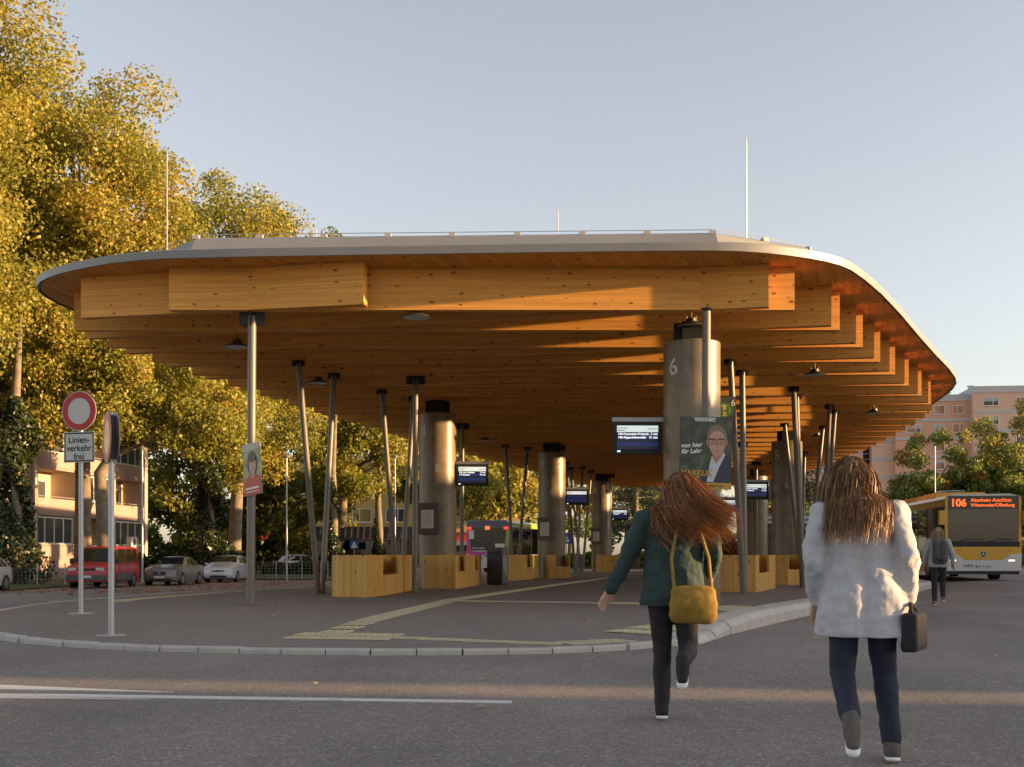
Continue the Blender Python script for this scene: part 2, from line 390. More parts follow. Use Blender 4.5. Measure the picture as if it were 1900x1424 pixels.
strip([(-1.35, 14.35), (0, 13.75), (.75, 13.45)], rib2, .6)
strip([(.8, 13.7), (1.35, 14.0)], stud, .45)
strip([(-.95, 24.0), (1.6, 23.2)], rib2, .6)
strip([(1.9, 23.1), (3.1, 22.7)], stud, .45, 2, .45)
strip([(-8.2, 24.6), (-7.4, 29.4), (-6.3, 34), (-4.3, 41)], rib, .6)
strip([(-8.1, 23.9), (-7.9, 24.2)], stud, .45)
strip([(3.5, 20.6), (4.5, 21.2)], stud, .45, 3, .45)
strip([(4.9, 22.0), (6.6, 25.4), (9.5, 31.4)], rib2, .6)
strip([(1.75, 15.1), (2.55, 16.3)], rib2, .6, 3, .32)

# ------------------------------------------------------------------ road markings
mk = MB()
def flat(b, pts, z):
    b.prism(pts, lambda x, y: g(x, y) - .01, lambda x, y: g(x, y) + z); return b
line = [(-4.6, 9.02), (-3.5, 8.98), (0, 8.58), (0, 8.72), (-3.5, 9.14), (-4.6, 9.2)]
tag(flat(MB(), line, .004).build('lane_line', M['white']), kind='structure')
tag(flat(MB(), [(-7.5, 9.2), (-4.6, 9.02), (-3.9, 9.1), (-4.6, 9.2), (-4.7, 9.55), (-2.7, 9.27), (-4.3, 9.78), (-7.5, 9.95)], .0045).build('arrow_marking', M['white']), kind='structure')
tag(flat(MB(), [(-4.7, 8.93), (-2.75, 8.83), (-4.0, 8.985), (-4.7, 9.0)], .005).build('arrow_marking', M['white']), kind='structure')

# ------------------------------------------------------------------ canopy
ROOF = [(-6, 21.0), (0, 20.66), (3.35, 20.5), (4.3, 20.6), (5.2, 20.95), (5.95, 21.4), (6.55, 22.1), (8, 24.6), (10.8, 30.1), (13.2, 34.6), (14.2, 37), (14.9, 40.5),
        (15.6, 45), (16.4, 52), (17, 60), (17.2, 70), (16.5, 76), (14, 79.5), (10, 80.5), (6, 79), (3.5, 75), (1.5, 68), (-1.5, 58), (-4, 49.5), (-6.3, 41), (-8.5, 31.5),
        (-9.5, 26.8), (-9.75, 25.2), (-9.75, 23.9), (-9.45, 23.05), (-8.85, 22.35), (-8.1, 21.8), (-7.2, 21.3)]
ZB, ZS = 5.70, 6.50                        # beam underside, soffit
roof = smooth_poly(ROOF, 1)
def inset(poly, d):
    n = len(poly); out = []
    for i in range(n):
        p, q, r = Vector(poly[i - 1]), Vector(poly[i]), Vector(poly[(i + 1) % n])
        a, b = (q - p).normalized(), (r - q).normalized(); t = (a + b).normalized()
        out.append((q.x - t.y * d, q.y + t.x * d))
    return out
def cross(poly, p, d):                      # parameters where the line p + t d meets a convex polygon
    ts = []
    for (x0, y0), (x1, y1) in zip(poly, poly[1:] + poly[:1]):
        ex, ey = x1 - x0, y1 - y0; den = d[0] * ey - d[1] * ex
        if abs(den) < 1e-9: continue
        t = ((x0 - p[0]) * ey - (y0 - p[1]) * ex) / den; s_ = ((x0 - p[0]) * d[1] - (y0 - p[1]) * d[0]) / den
        if -1e-6 <= s_ <= 1 + 1e-6: ts.append(t)
    return (min(ts), max(ts)) if len(ts) > 1 else None
CO = Vector((3.0, 45.0, .14))
canopy = thing('station_canopy', 'long lens-shaped timber station roof with zigzag glulam beams and grey metal edge', 'canopy', CO)
def W(b): b.v = [(x - CO.x, y - CO.y, z - CO.z) for x, y, z in b.v]; return b
# soffit planks running lengthways
ax = R(17); dv = (math.sin(ax), math.cos(ax)); nv = (math.cos(ax), -math.sin(ax))
inn = inset(roof, .05)
us = [p[0] * nv[0] + p[1] * nv[1] for p in inn]; u = min(us); pw = .32
while u < max(us):
    q = clip(clip(inn, nv[0], nv[1], u + pw - .006), -nv[0], -nv[1], -u)
    if len(q) >= 3:
        c = Vector((sum(p[0] for p in q) / len(q), sum(p[1] for p in q) / len(q), ZS))
        T = Matrix.Rotation(-ax, 4, 'Z').inverted()
        loc = [T @ Vector((x - c.x, y - c.y, 0)) for x, y in q]; dz = rnd.uniform(0, .003)
        b = MB(); b.prism([(p.x, p.y) for p in loc], dz, .03)
        b.build('soffit_plank', M['soffit'], canopy, loc=c - CO, rz=-ax)
    u += pw
slab = W(MB().prism(inset(roof, .04), ZS + .032, ZS + .10)); slab.build('roof_slab', M['roofmetal2'], canopy)
# metal edge: rounded trim around the slab
tr = MB(); n = len(roof); prof = [(-.02, ZS - .012), (.02, ZS - .012), (.03, ZS + .13), (-.05, ZS + .16), (-.2, ZS + .17)]
for d, z in prof:
    for x, y in inset(roof, -d): tr.v.append((x, y, z))
for k in range(len(prof) - 1):
    for i in range(n): tr.f.append((k * n + i, k * n + (i + 1) % n, (k + 1) * n + (i + 1) % n, (k + 1) * n + i)); tr.m.append(0)
W(tr).build('edge_trim', M['roofmetal'], canopy, smooth=40)
# raised metal roof set back from the edge
up0, up1 = inset(ROOF, .55), inset(ROOF, 1.15)
UP = [(-6.0, 21.95), (3.8, 21.6), (5.75, 22.6), (7.0, 24.9), (9.7, 30.3), (12.1, 35.2), (13.1, 38), (13.8, 42), (14.9, 50), (15.8, 60), (16, 70), (14.5, 76), (10, 78.5), (6.5, 77), (2.5, 67.5), (-.4, 58), (-2.9, 49.5), (-5.1, 41), (-7.3, 31.5), (-8.1, 27), (-7.9, 24)]
rb = MB(); lo = inset(UP, -.28); n = len(UP)
rb.v = [(x, y, ZS + .11) for x, y in lo] + [(x, y, 7.08) for x, y in UP] + [(x, y, 7.13) for x, y in inset(UP, .1)]
for k in (0, 1):
    for i in range(n): rb.f.append((k * n + i, k * n + (i + 1) % n, (k + 1) * n + (i + 1) % n, (k + 1) * n + i)); rb.m.append(0)
rb.f.append(tuple(range(2 * n, 3 * n))); rb.m.append(0)
W(rb).build('raised_roof', M['roofmetal2'], canopy)
# lightning conductor: clips, wire and rods
wire = []
clipm = MB().b2(-.06, .06, -.05, .05, 0, .07).mesh('conductor_clip', M['kerb'])
for x, y, a in walk(UP[0:9], 1.22):
    obj('conductor_clip', clipm, canopy, Vector((x, y + .08, 7.1)) - CO, a); wire.append((x, y + .08, 7.185))
wire = [(-7.7, 23.8, 7.185)] + wire
W(MB().tube(wire, .008, 5)).build('conductor_wire', M['pole'], canopy)
for x, y0_, D, h in ((310, 462, 23.8, 2.3), (587, 432, 24.5, .9), (1035, 430, 24.5, 1.35), (1385, 440, 24.0, 2.65)):
    p = px(x, y0_, D); z0 = 7.0 if D > 23.9 else ZS + .1
    W(MB().tube([(p.x, D, z0), (p.x, D, 7.1 + (.95 * h)), (p.x, D, 7.1 + h)], [.014, .012, .006], 6)).build('lightning_rod', M['pole'], canopy)
# beams
BT = .20
ROWL = [(20, -4.95), (22, -4.95), (27.5, -5.05), (29.5, -4.5), (32.5, -3.6), (40, -1.75), (49, .6), (60, 3.8), (75, 8)]
ROWR = [(20, 3.5), (22, 3.55), (27, 5.1), (29, 5.75), (32, 7.9), (36, 9.9), (40, 11.0), (48, 12.3), (60, 13.6), (75, 14)]
edge = inset(roof, .72)
def beam(p, q, z):
    p, q = Vector((*p, 0)), Vector((*q, 0)); c = (p + q) / 2; d = q - p; L = d.length
    b = MB().box((0, 0, (ZS - .002 + z) / 2 - ZB), (L, BT, ZS - .002 - z))
    return b.build('beam', M['beam'], canopy, loc=Vector((c.x, c.y, ZB)) - CO, rz=math.atan2(d.y, d.x))
STEP = 1.95; D0 = 21.85; NB = 29
for i in range(NB):
    y = D0 + i * STEP
    t = cross(edge, (0, y), (1, 0))
    x0 = max(t[0], -6.8) if i == 0 else t[0]
    beam((x0, y), (t[1], y), ZB)
    r_, l_ = (interp(ROWR, y), y), (interp(ROWL, y + STEP), y + STEP)
    d = (l_[0] - r_[0], l_[1] - r_[1]); t = cross(edge, r_, d)
    if t: beam((r_[0] + d[0] * t[0], r_[1] + d[1] * t[0]), (r_[0] + d[0] * t[1], r_[1] + d[1] * t[1]), ZB + .003)
beam((-8.35, 22.6), (-2.7, 21.36), ZB + .003)
# bolts on the front crossings
bo = MB()
for X in (-4.3, 3.1, 3.3):
    for z in (5.8, 5.9, 6.15, 6.3):
        o = W(MB().tube([(X, 21.738, z), (X, 21.75, z)], .014, 8)); o.build('bolt', M['pole'], canopy)
# steel posts: (base px x, base distance, [(top x world, top y)])
def post(base, top, r=.072, bracket=True, bw=.15, bh=.14):
    b = Vector((*base, PZ(*base))); t = Vector((*top, ZB - .02)); b2 = b + (t - b).normalized() * .02
    o = W(MB().tube([b2, t - (t - b).normalized() * .05], r, 14)); pst = o.build('post', M['steel'], canopy, smooth=40)
    W(MB().lathe([(0, .001), (.15, .001), (.15, .014), (0, .016)], 18, c=b)).build('base_plate', M['steel'], canopy)
    if bracket:
        W(MB().b2(t.x - bw, t.x + bw, t.y - .02, t.y + .02, ZB - bh, ZB - .002)
          .b2(t.x - .025, t.x + .025, t.y - .12, t.y + .12, ZB - bh, ZB - .004).tube([t - (t - b).normalized() * .32, t - (t - b).normalized() * .1], r * .7, 10)).build('bracket', M['dark'], canopy)
post((-4.95, 21.95), (-4.93, 21.98), .08, True, .24, .25); post((3.6, 21.55), (3.62, 21.56), .078, True, .1, .05)
for base, t1, t2 in (((-4.75, 28.7), (-5.05, 27.4), (-4.5, 29.3)), ((-3.25, 33.4), (-3.62, 32.2), (-2.85, 33.6)), ((.15, 48), (-.28, 48.3), (.66, 49.4)), ((3.3, 60), (2.7, 57.5), (3.7, 60.5)), ((3.75, 62.5), (3.1, 61), (4.3, 63)),
                     ((5.65, 28.2), (5.12, 27.2), (5.72, 28.8)), ((8.5, 33.9), (7.7, 31.7), (8.15, 33.2)), ((9.95, 37.2), (9.7, 35.4), (10.2, 36.6)), ((10.35, 41), (9.5, 40.4), (11.06, 41.2)), ((12.6, 50.5), (12.0, 49), (13.0, 51.5)), ((13.4, 58), (12.8, 57), (13.9, 59))):
    d = Vector((t2[0] - t1[0], t2[1] - t1[1])).normalized() * .11
    post((base[0] - d.x, base[1] - d.y), t1); post((base[0] + d.x, base[1] + d.y), t2)
for p in ((-2.5, 29.8), (-1.75, 40.4), (1.98, 48.7), (5.6, 66), (9.3, 47), (12.0, 57)):
    post(p, (p[0] + .02, p[1]), .072, True, .24, .22)

# ------------------------------------------------------------------ concrete columns with painted numbers
COLS = {'6': (3.57, 23.0), '1': (-2.22, 34.6), '2': (1.64, 47.6), '3': (5.1, 66.0), '5': (10.2, 43.0), '4': (13.1, 62.0)}
CR = .56
clab = {'6': 'thick concrete column marked 6 behind the man\'s election poster', '1': 'thick concrete column marked 1 beside the sunlit leaning posts',
        '2': 'concrete column marked 2 in front of the magenta bus', '3': 'farthest left concrete column marked 3 under the roof',
        '5': 'concrete column marked 5 between leaning posts on the right', '4': 'half-hidden concrete column behind column 5 with a screen'}
def bent_text(txt, size, ang, z, parent, mat, r):
    me = text_mesh(txt, size, mat, bold=.004, align='CENTER').copy()
    for v in me.vertices:
        a = ang + v.co.x / r; v.co = Vector((math.sin(a) * r, -math.cos(a) * r, z + v.co.y))
    return obj('number', me, parent)
for k, (x, y) in COLS.items():
    c = thing('concrete_column', clab[k], 'column', (x, y, PZ(x, y)), 0, 'round concrete columns')
    ht = 5.30 - .14
    MB().lathe([(0, .0), (CR, .0), (CR, ht - .02), (CR - .02, ht), (0, ht)], 48).build('shaft', M['concrete'], c, smooth=40)
    MB().b2(-.22, .22, -.22, .22, ht + .001, ZB - .14 - .004).b2(-.36, .36, -.04, .04, ht + .02, ZB - .14 - .006).build('steel_head', M['dark'], c)
    for s_ in (-1, 1):
        bent_text(k, .46, R(40) * s_ - math.atan2(x, y) + (R(-4) if k in '123' else 0), 4.48, c, M['digit'], CR + .003)
# ------------------------------------------------------------------ benches
def bench(label, P, openings, seat_z=.47, h=.955):
    """timber-walled seat: P plan corners (counter-clockwise), openings {edge: (from, to)} lowered to seat height"""
    cx, cy = sum(p[0] for p in P) / len(P), sum(p[1] for p in P) / len(P); z0 = PZ(cx, cy)
    t = thing('timber_bench', label, 'bench', (cx, cy, z0), 0, 'timber benches under the canopy')
    Q = [(x - cx, y - cy) for x, y in P]; th = .06; I = inset(Q, th)
    n = len(Q)
    for i in range(n):
        a, b = Vector(Q[i]), Vector(Q[(i + 1) % n]); d = b - a; L = d.length; rz = math.atan2(d.y, d.x); nrm = Vector((-d.y, d.x)).normalized()
        k = max(1, round(L / .34)); wdt = L / k
        for j in range(k):
            s0, s1 = j * wdt / L, (j + 1) * wdt / L
            hh = h
            if i in openings and openings[i][0] <= (s0 + s1) / 2 <= openings[i][1]: hh = seat_z + .02
            c = a + d * (s0 + s1) / 2 + nrm * th / 2
            trim0 = th * .55 if j == 0 else 0; 
            MB().box((0, 0, hh / 2 + .004), (wdt - .004, th - .001, hh - .004)).build('board', M['panel'], t, loc=(c.x + rnd.uniform(-.001, .001), c.y, 0), rz=rz)
    MB().prism(inset(Q, th + .004), seat_z - .05, seat_z).build('seat', M['seat'], t)
    MB().prism(inset(Q, .1), .003, .06).build('plinth', M['dark'], t)
    return t
bench('nearest timber bench beside the leaning posts, with a notch in its side', [(-4.12, 26.5), (-3.25, 25.9), (-3.0, 27.0), (-2.62, 31.9), (-3.35, 32.3), (-4.0, 29.0)], {2: (.0, .42)})
bench('timber bench wrapped round the foot of the column marked one', [(-2.55, 33.0), (-1.58, 32.5), (-1.25, 34.6), (-1.0, 37.6), (-1.55, 37.8), (-1.56, 34.0), (-2.3, 33.7)], {1: (.1, .6), 2: (.4, .8)})
bench('timber bench right behind the dark litter bin', [(-.25, 43.2), (.15, 43.0), (.85, 45.6), (.75, 47), (.1, 46.6)], {1: (.65, .9)})
bench('timber bench at the foot of the column marked two', [(.92, 48.6), (1.5, 46.8), (2.36, 47.0), (2.4, 49.4), (1.9, 49.6)], {1: (.2, .85)})
bench('farthest timber bench, by the column marked three', [(4.72, 65.0), (6.0, 64.6), (6.45, 66.2), (6.3, 67.6), (5.0, 67.4)], {1: (.2, .7)})
bench('timber bench behind the first leaning posts on the right', [(5.38, 29.9), (6.18, 29.4), (7.55, 33.2), (7.1, 33.9), (6.0, 32.0), (5.5, 31.4)], {1: (.2, .7)})
bench('timber bench in front of the column marked five', [(8.2, 37.1), (8.75, 36.7), (9.75, 37.8), (9.9, 40.3), (9.3, 41.4), (8.5, 39.5)], {1: (.05, .75)})
bench('small timber bench in the background by the half-hidden column', [(12.1, 57.2), (12.7, 56.8), (13.3, 58.4), (12.8, 59.2)], {})

# litter bin
lb = thing('litter_bin', 'dark grey litter bin box between the timber benches', 'bin', (-.46, 37.2, PZ(0, 37)), R(-28))
M['bin'] = plain('bin_steel', (.045, .045, .05), .45, .4, .1)
M['binlt'] = plain('bin_side', (.12, .12, .125), .45, .4, .1)
MB().b2(-.27, .27, -.22, .22, .04, 1.2).build('body', M['bin'], lb)
MB().b2(-.22, .22, -.18, .18, 0, .04).build('plinth', M['dark'], lb)
MB().b2(.271, .285, -.2, .2, .06, 1.18).build('door', M['binlt'], lb)
for i in range(3): MB().b2(.2855, .289, -.12 + i * .08, -.105 + i * .08, .5 - .1 * i, .95).build('lettering_stripe', M['print_white'], lb)
MB().b2(-.2, .2, -.232, -.221, .95, 1.08).build('slot', M['black'], lb)

# ------------------------------------------------------------------ passenger screens
M['scr_blue'] = plain('screen_blue', (.003, .006, .03), .25, 0, .05, emit=(.003, .006, .04), es=.8)
M['scr_dk'] = plain('screen_dark', (.004, .005, .012), .25, 0, .05, emit=(.001, .002, .01), es=.8)
M['scr_white'] = plain('screen_white', (.3, .33, .32), .4, 0, .02, emit=(.55, .62, .58), es=.38)
M['scr_text'] = plain('screen_text', (.5, .5, .5), .4, 0, .02, emit=(.85, .88, .95), es=.5)
M['alu'] = plain('aluminium', (.30, .30, .31), .4, .6, .06)
def screen(label, c, rz, arm, rows, col):
    t = thing('passenger_display', label, 'display', c, rz, 'passenger displays on the columns')
    w_, h_ = .96, .64
    MB().b2(-w_ / 2, w_ / 2, 0, .11, -h_ / 2, h_ / 2).build('housing', M['black'], t)
    MB().b2(-w_ / 2 - .02, w_ / 2 + (.06 if arm > 0 else .02), .015, .1, h_ / 2 + .006, h_ / 2 + .09).build('rail', M['alu'], t)
    MB().b2(arm * (w_ / 2 + .05), arm * (w_ / 2 + .13), .0, .12, -h_ / 2 + .02, h_ / 2 + .12).build('arm', M['alu'], t)
    sw, top = w_ / 2 - .07, h_ / 2 - .075
    sc = MB().b2(-sw, sw, -.003, -.001, -h_ / 2 + .1, top).build('panel', M['scr_dk'], t)
    MB().b2(-sw, sw, -.006, -.004, top - .13, top).build('header_bar', M['scr_white'], sc)
    for i in range(5):
        z = top - .135 - i * .067
        MB().b2(-sw, sw, -.006, -.004, z - .064, z - .006).build('row', M['scr_blue'] if i % 2 else M['scr_dk'], sc)
    for i, (a, b, cc) in enumerate(rows):
        z = top - .135 - i * .067 - .052
        for s_, x, al in ((a, -sw + .02, 'LEFT'), (b, -sw + .13, 'LEFT'), (cc, sw - .01, 'RIGHT')):
            if s_: text('lettering', s_, .062, M['scr_text'], sc, (x, -.008, z), bold=.0012, align=al)
    for x0, x1, z in ((-.4, -.2, .045), (.2, .4, .06), (-.4, -.25, .09)):
        MB().b2(x0, x1, -.0075, -.0065, top - z - .012, top - z).build('small_print', M['scr_blue'], sc)
    MB().b2(-sw + .005, -sw + .065, -.007, -.005, -h_ / 2 + .04, -h_ / 2 + .07).build('small_print', M['scr_text'], sc)
    return t
R1 = [('104', 'Hugsweier-Friesenh.', '3 min'), ('106', 'Kippenheimweiler', '31 min')]
R2 = [('106', 'Lahr Schlüssel', '17 min'), ('114', 'Seelbach', '47 min')]
def at(x, y, D): return px(x, y, D)
screen('largest departure screen, hung left of the column marked six', at(1183, 813, 23.0), R(2), 1, R1, '6')
screen('departure screen hung right of the column marked one', at(876, 882, 34.4), R(3), -1, R2, '1')
screen('departure screen hung right of the column marked two', at(1070, 923, 48), R(2), -1, [], '2')
screen('small departure screen right of the column marked three', at(1150, 955, 66), R(2), -1, R2, '3')
screen('departure screen left of the column marked five, between leaning posts', at(1402, 911, 43.0), R(2), 1, R2, '5')
screen('small departure screen lowest and left of the half-hidden column', at(1352, 937, 62), R(2), 1, R1, '4')

# timetable cases on the columns
M['case'] = plain('case_frame', (.06, .032, .02), .5, .2, .1)
M['paper'] = plain('timetable_paper', (.50, .46, .36), .7, 0, .06, 20)
for k, label in (('1', 'brown framed timetable case on the column marked one'), ('2', 'brown framed timetable case on the column marked two'), ('3', 'small timetable case on the column marked three')):
    x, y = COLS[k]; a = R(-28) - math.atan2(x, y)
    p = Vector((x + math.sin(a) * (CR + .03), y - math.cos(a) * (CR + .03), 2.15))
    t = thing('timetable_case', label, 'notice case', p, a, 'timetable cases on the columns')
    MB().b2(-.33, .33, -.05, .05, -.45, .48).build('frame', M['case'], t)
    s_ = MB().b2(-.21, .21, -.056, -.051, -.27, .27).build('timetable', M['paper'], t)
    for i in range(9): MB().b2(-.18, .18 - .05 * (i % 3), -.058, -.0565, .2 - i * .05, .208 - i * .05).build('print_row', M['case'], s_)
# bright little boxes on the columns
for k in '125':
    x, y = COLS[k]; a = R(-2) - math.atan2(x, y)
    t = MB().b2(-.05, .05, -.05, .03, -.12, .12).build('call_box', M['alu'], loc=(x + math.sin(a) * (CR + .02), y - math.cos(a) * (CR + .02), 3.65), rz=a)
    tag(t, 'small metal box on the front of the column marked ' + {'1': 'one', '2': 'two', '5': 'five'}[k], 'box', 'metal boxes on the columns')

# ------------------------------------------------------------------ pendant lamps
M['lampshade'] = plain('lamp_shade', (.10, .085, .07), .4, .5, .1)
M['lampglass'] = plain('lamp_glass', (.55, .53, .5), .25, 0, .03)
lamps = [(773, 590, 'round pendant lamp under the front beam, left of the middle'), (440, 645, 'round pendant lamp left of the front left post'), (590, 712, 'round pendant lamp between the leaning posts on the left'),
         (1283, 606, 'sunlit pendant lamp just above the column marked six'), (1512, 697, 'sunlit pendant lamp under the right edge of the roof'), (1622, 768, 'pendant lamp farthest right under the roof'), (900, 818, 'dim pendant lamp above the screen of column 1'), (1516, 812, 'small pendant lamp behind the leaning posts on the right')]
lm = None
for x, y, lab in lamps:
    D = 4.5 * F / (1030 - y); p = at(x, y, D)
    if lm is None:
        t = lm = thing('pendant_lamp', lab, 'lamp', p, 0, 'pendant lamps under the canopy')
        MB().lathe([(.275, 0), (.285, .012), (.27, .03), (.12, .085), (.09, .1), (.085, .16), (0, .165)], 28).build('shade', M['lampshade'], t, smooth=40)
        MB().lathe([(0, .012), (.262, .012), (.27, .002)], 28).build('glass', M['lampglass'], t, smooth=40)
        MB().tube([(0, 0, .16), (0, 0, ZS - p.z - .01)], .012, 6).build('stem', M['dark'], t)
        MB().tube([(-.1, 0, .07), (-.09, 0, .2), (.09, 0, .2), (.1, 0, .07)], .01, 6).build('hanger', M['lampshade'], t)
    else:
        t = copy_tree(lm); t.location = p; t['label'] = lab
# thin conductor bar sticking out of the post under the lamp
# ------------------------------------------------------------------ traffic signs
M['sign_red'] = plain('sign_red', (.42, .008, .012), .45, 0, .04)
M['sign_white'] = plain('sign_white', (.50, .51, .47), .5, 0, .03)
p = Vector((-7.06, 18.9, 0)); p.z = PZ(p.x, p.y)
t = thing('traffic_sign', 'round red and white no-entry sign above a text plate on a pale pole', 'sign', p, R(-16))
zc = 1.1 + (1030 - 763) * 18.9 / F - p.z; zp = 1.1 + (1030 - 830) * 18.9 / F - p.z
MB().tube([(0, .05, 0), (0, .05, zc + .2)], .038, 14).build('pole', M['pole'], t, smooth=40)
MB().lathe([(0, 0), (.2, 0), (.2, .012), (0, .014)], 20, c=(0, .05, 0)).build('base_plate', M['pole'], t)
def disc(b, r0, r1, y0, y1, zc, n=48, sx=1.0):
    for i in range(n):
        a0, a1 = 2 * math.pi * i / n, 2 * math.pi * (i + 1) / n
        b.add([(r * math.cos(a) * sx, y, zc + r * math.sin(a)) for r, a, y in ((r0, a0, y0), (r1, a0, y0), (r1, a1, y0), (r0, a1, y0), (r0, a0, y1), (r1, a0, y1), (r1, a1, y1), (r0, a1, y1))],
              [(0, 1, 2, 3), (7, 6, 5, 4), (1, 5, 6, 2), (0, 3, 7, 4)])
    return b
dsc = disc(MB(), .001, .325, -.002, .004, zc).build('disc', M['sign_white'], t)
disc(MB(), .215, .312, -.006, -.003, zc).build('red_ring', M['sign_red'], dsc)
pl = MB().b2(-.29, .29, -.002, .004, zp - .25, zp + .25).build('text_plate', M['sign_white'], t)
fr = MB()
for x0, x1, z0, z1 in ((-.275, .275, .215, .235), (-.275, .275, -.235, -.215), (-.275, -.258, -.2149, .2149), (.258, .275, -.2149, .2149)): fr.b2(x0, x1, -.006, -.003, zp + z0, zp + z1)
fr.build('border', M['black'], pl)
for i, s_ in enumerate(('Linien-', 'verkehr', 'frei')): text('lettering', s_, .148, M['black'], pl, (0, -.006, zp + .07 - i * .135), align='CENTER', bold=.002)
p = Vector((-5.1, 14.75, 0)); p.z = PZ(p.x, p.y)
t = thing('traffic_sign', 'pale pole with two round sign plates seen edge-on, nearest the kerb', 'sign', p, R(-62))
zc = 1.1 + (1030 - 812) * 14.75 / F - p.z
MB().tube([(0, 0, 0), (0, 0, zc + .32)], .038, 14).build('pole', M['pole'], t, smooth=40)
MB().lathe([(0, 0), (.2, 0), (.2, .012), (0, .014)], 20).build('base_plate', M['pole'], t)
M['sign_blue'] = plain('sign_blue', (.03, .04, .09), .4, .2, .05); M['sign_reflection'] = plain('sign_reflection', (.55, .25, .03), .35, .2, .3, 5)  # orange reflection on the near plate is put into its base colour
MB().b2(-.04, .04, -.045, .045, zc - .28, zc + .28).build('clamp', M['sign_blue'], t)
d1 = disc(MB(), .001, .32, -.056, -.05, zc).build('sign_plate', M['sign_reflection'], t); d2 = disc(MB(), .001, .32, .05, .056, zc).build('sign_plate', M['pole'], t)
disc(MB(), .22, .31, .0565, .059, zc).build('red_ring', M['sign_red'], d2); disc(MB(), .22, .31, -.059, -.0565, zc).build('red_ring', M['sign_red'], d1)

# bus stop board with the H
M['hboard'] = plain('stop_board', (.055, .04, .03), .5, 0, .1); M['hgreen'] = plain('stop_green', (.03, .16, .04), .5, 0, .05); M['hyellow'] = plain('stop_yellow', (.60, .42, .03), .5, 0, .05)
p = at(1345, 762, 25.2); t = thing('bus_stop_board', 'bus stop board with a green and yellow H disc behind column 6', 'sign', (p.x, p.y, PZ(p.x, p.y)))
zc = p.z - t.location.z
MB().tube([(-.2, .04, 0), (-.2, .04, zc + .2)], .03, 10).build('pole', M['steel'], t)
MB().b2(-.22, .24, -.012, .012, zc - .5, zc + .3).build('board', M['hboard'], t)
dd = disc(MB(), .001, .17, -.018, -.013, zc).build('disc', M['hyellow'], t); disc(MB(), .135, .18, -.024, -.0185, zc).build('green_ring', M['hgreen'], dd)
text('lettering', 'H', .27, M['hgreen'], dd, (0, -.022, zc - .1), align='CENTER', bold=.006)
text('lettering', '6', .2, M['print_white'], t, (.18, -.016, zc + .1), align='CENTER')

# ------------------------------------------------------------------ election posters
def blob(pts, z0=0): return [(x, z0 + y) for x, y in pts]
def ell(cx, cz, rx, rz_, n=28, a0=0, a1=360): return [(cx + rx * math.cos(R(a0 + (a1 - a0) * i / n)), cz + rz_ * math.sin(R(a0 + (a1 - a0) * i / n))) for i in range(n if a1 - a0 == 360 else n + 1)]
def layer(t, name, poly, k, mat): return MB().prismy(poly, -.004 - .002 * k, -.0027 - .002 * k).build(name, mat, t)
def bokeh(name, a, b, c):
    m, tt, pp = newmat(name); pp.inputs['Roughness'].default_value = .35
    n = N(tt, 'ShaderNodeTexNoise', Scale=5.0, Detail=2.0, Roughness=.5); tt.links.new(coords(tt), n.inputs['Vector'])
    r = rampnode(tt, [(.35, a), (.55, b), (.75, c)]); tt.links.new(n.outputs['Fac'], r.inputs[0]); tt.links.new(r.outputs[0], pp.inputs['Base Color']); return m
M['bokeh1'] = bokeh('poster_backdrop', (.03, .032, .028), (.05, .06, .035), (.11, .13, .075)); M['bokeh2'] = bokeh('poster_backdrop_green', (.16, .2, .05), (.3, .33, .14), (.5, .5, .38))
P_ = {'skin': (.50, .28, .20), 'skin2': (.40, .20, .14), 'hairg': (.22, .15, .10), 'navy': (.028, .032, .065), 'shirt': (.50, .52, .54), 'gold': (.50, .28, .035), 'dkline': (.02, .016, .014), 'brown': (.06, .03, .018), 'red': (.45, .03, .02), 'lip': (.33, .12, .10), 'clear': (.42, .40, .36)}
for k, v in P_.items(): M['p_' + k] = plain('print_' + k, v, .4, 0, .05, 15)
c = at(1309, 841, 21.46)
t = thing('election_poster', 'election poster of a smiling man in a dark suit, fixed to the right front post', 'poster', c, R(2), 'election posters on the posts')
t.rotation_euler = (0, R(1), R(2))
MB().b2(-.49, .49, -.004, .004, -.67, .67).build('board', M['bokeh1'], t)
layer(t, 'jacket', [(-.12, -.48), (-.13, -.38), (-.1, -.31), (.08, -.22), (.12, -.08), (.34, 0), (.42, -.06), (.485, -.10), (.485, -.535), (-.06, -.535)], 1, M['p_navy'])
layer(t, 'shirt', [(.03, -.535), (.08, -.2), (.12, -.05), (.2, -.15), (.33, .02), (.37, -.03), (.25, -.28), (.15, -.535)], 2, M['p_shirt'])
layer(t, 'neck', [(.12, .06), (.14, -.1), (.2, -.2), (.3, -.06), (.33, .06)], 3, M['p_skin2'])
layer(t, 'hair', [(.02, .25), (.03, .38), (.08, .47), (.17, .515), (.27, .50), (.35, .45), (.39, .36), (.395, .25)], 4, M['p_hairg'])
layer(t, 'ear', ell(.03, .2, .022, .05), 4.5, M['p_skin2']); layer(t, 'ear', ell(.385, .2, .022, .05), 4.5, M['p_skin2'])
layer(t, 'face', [(.21 + .165 * math.cos(a) * (1 if math.sin(a) > -.2 else .92), .2 + (.21 if math.sin(a) > 0 else .25) * math.sin(a)) for a in [2 * math.pi * i / 32 for i in range(32)]], 5, M['p_skin'])
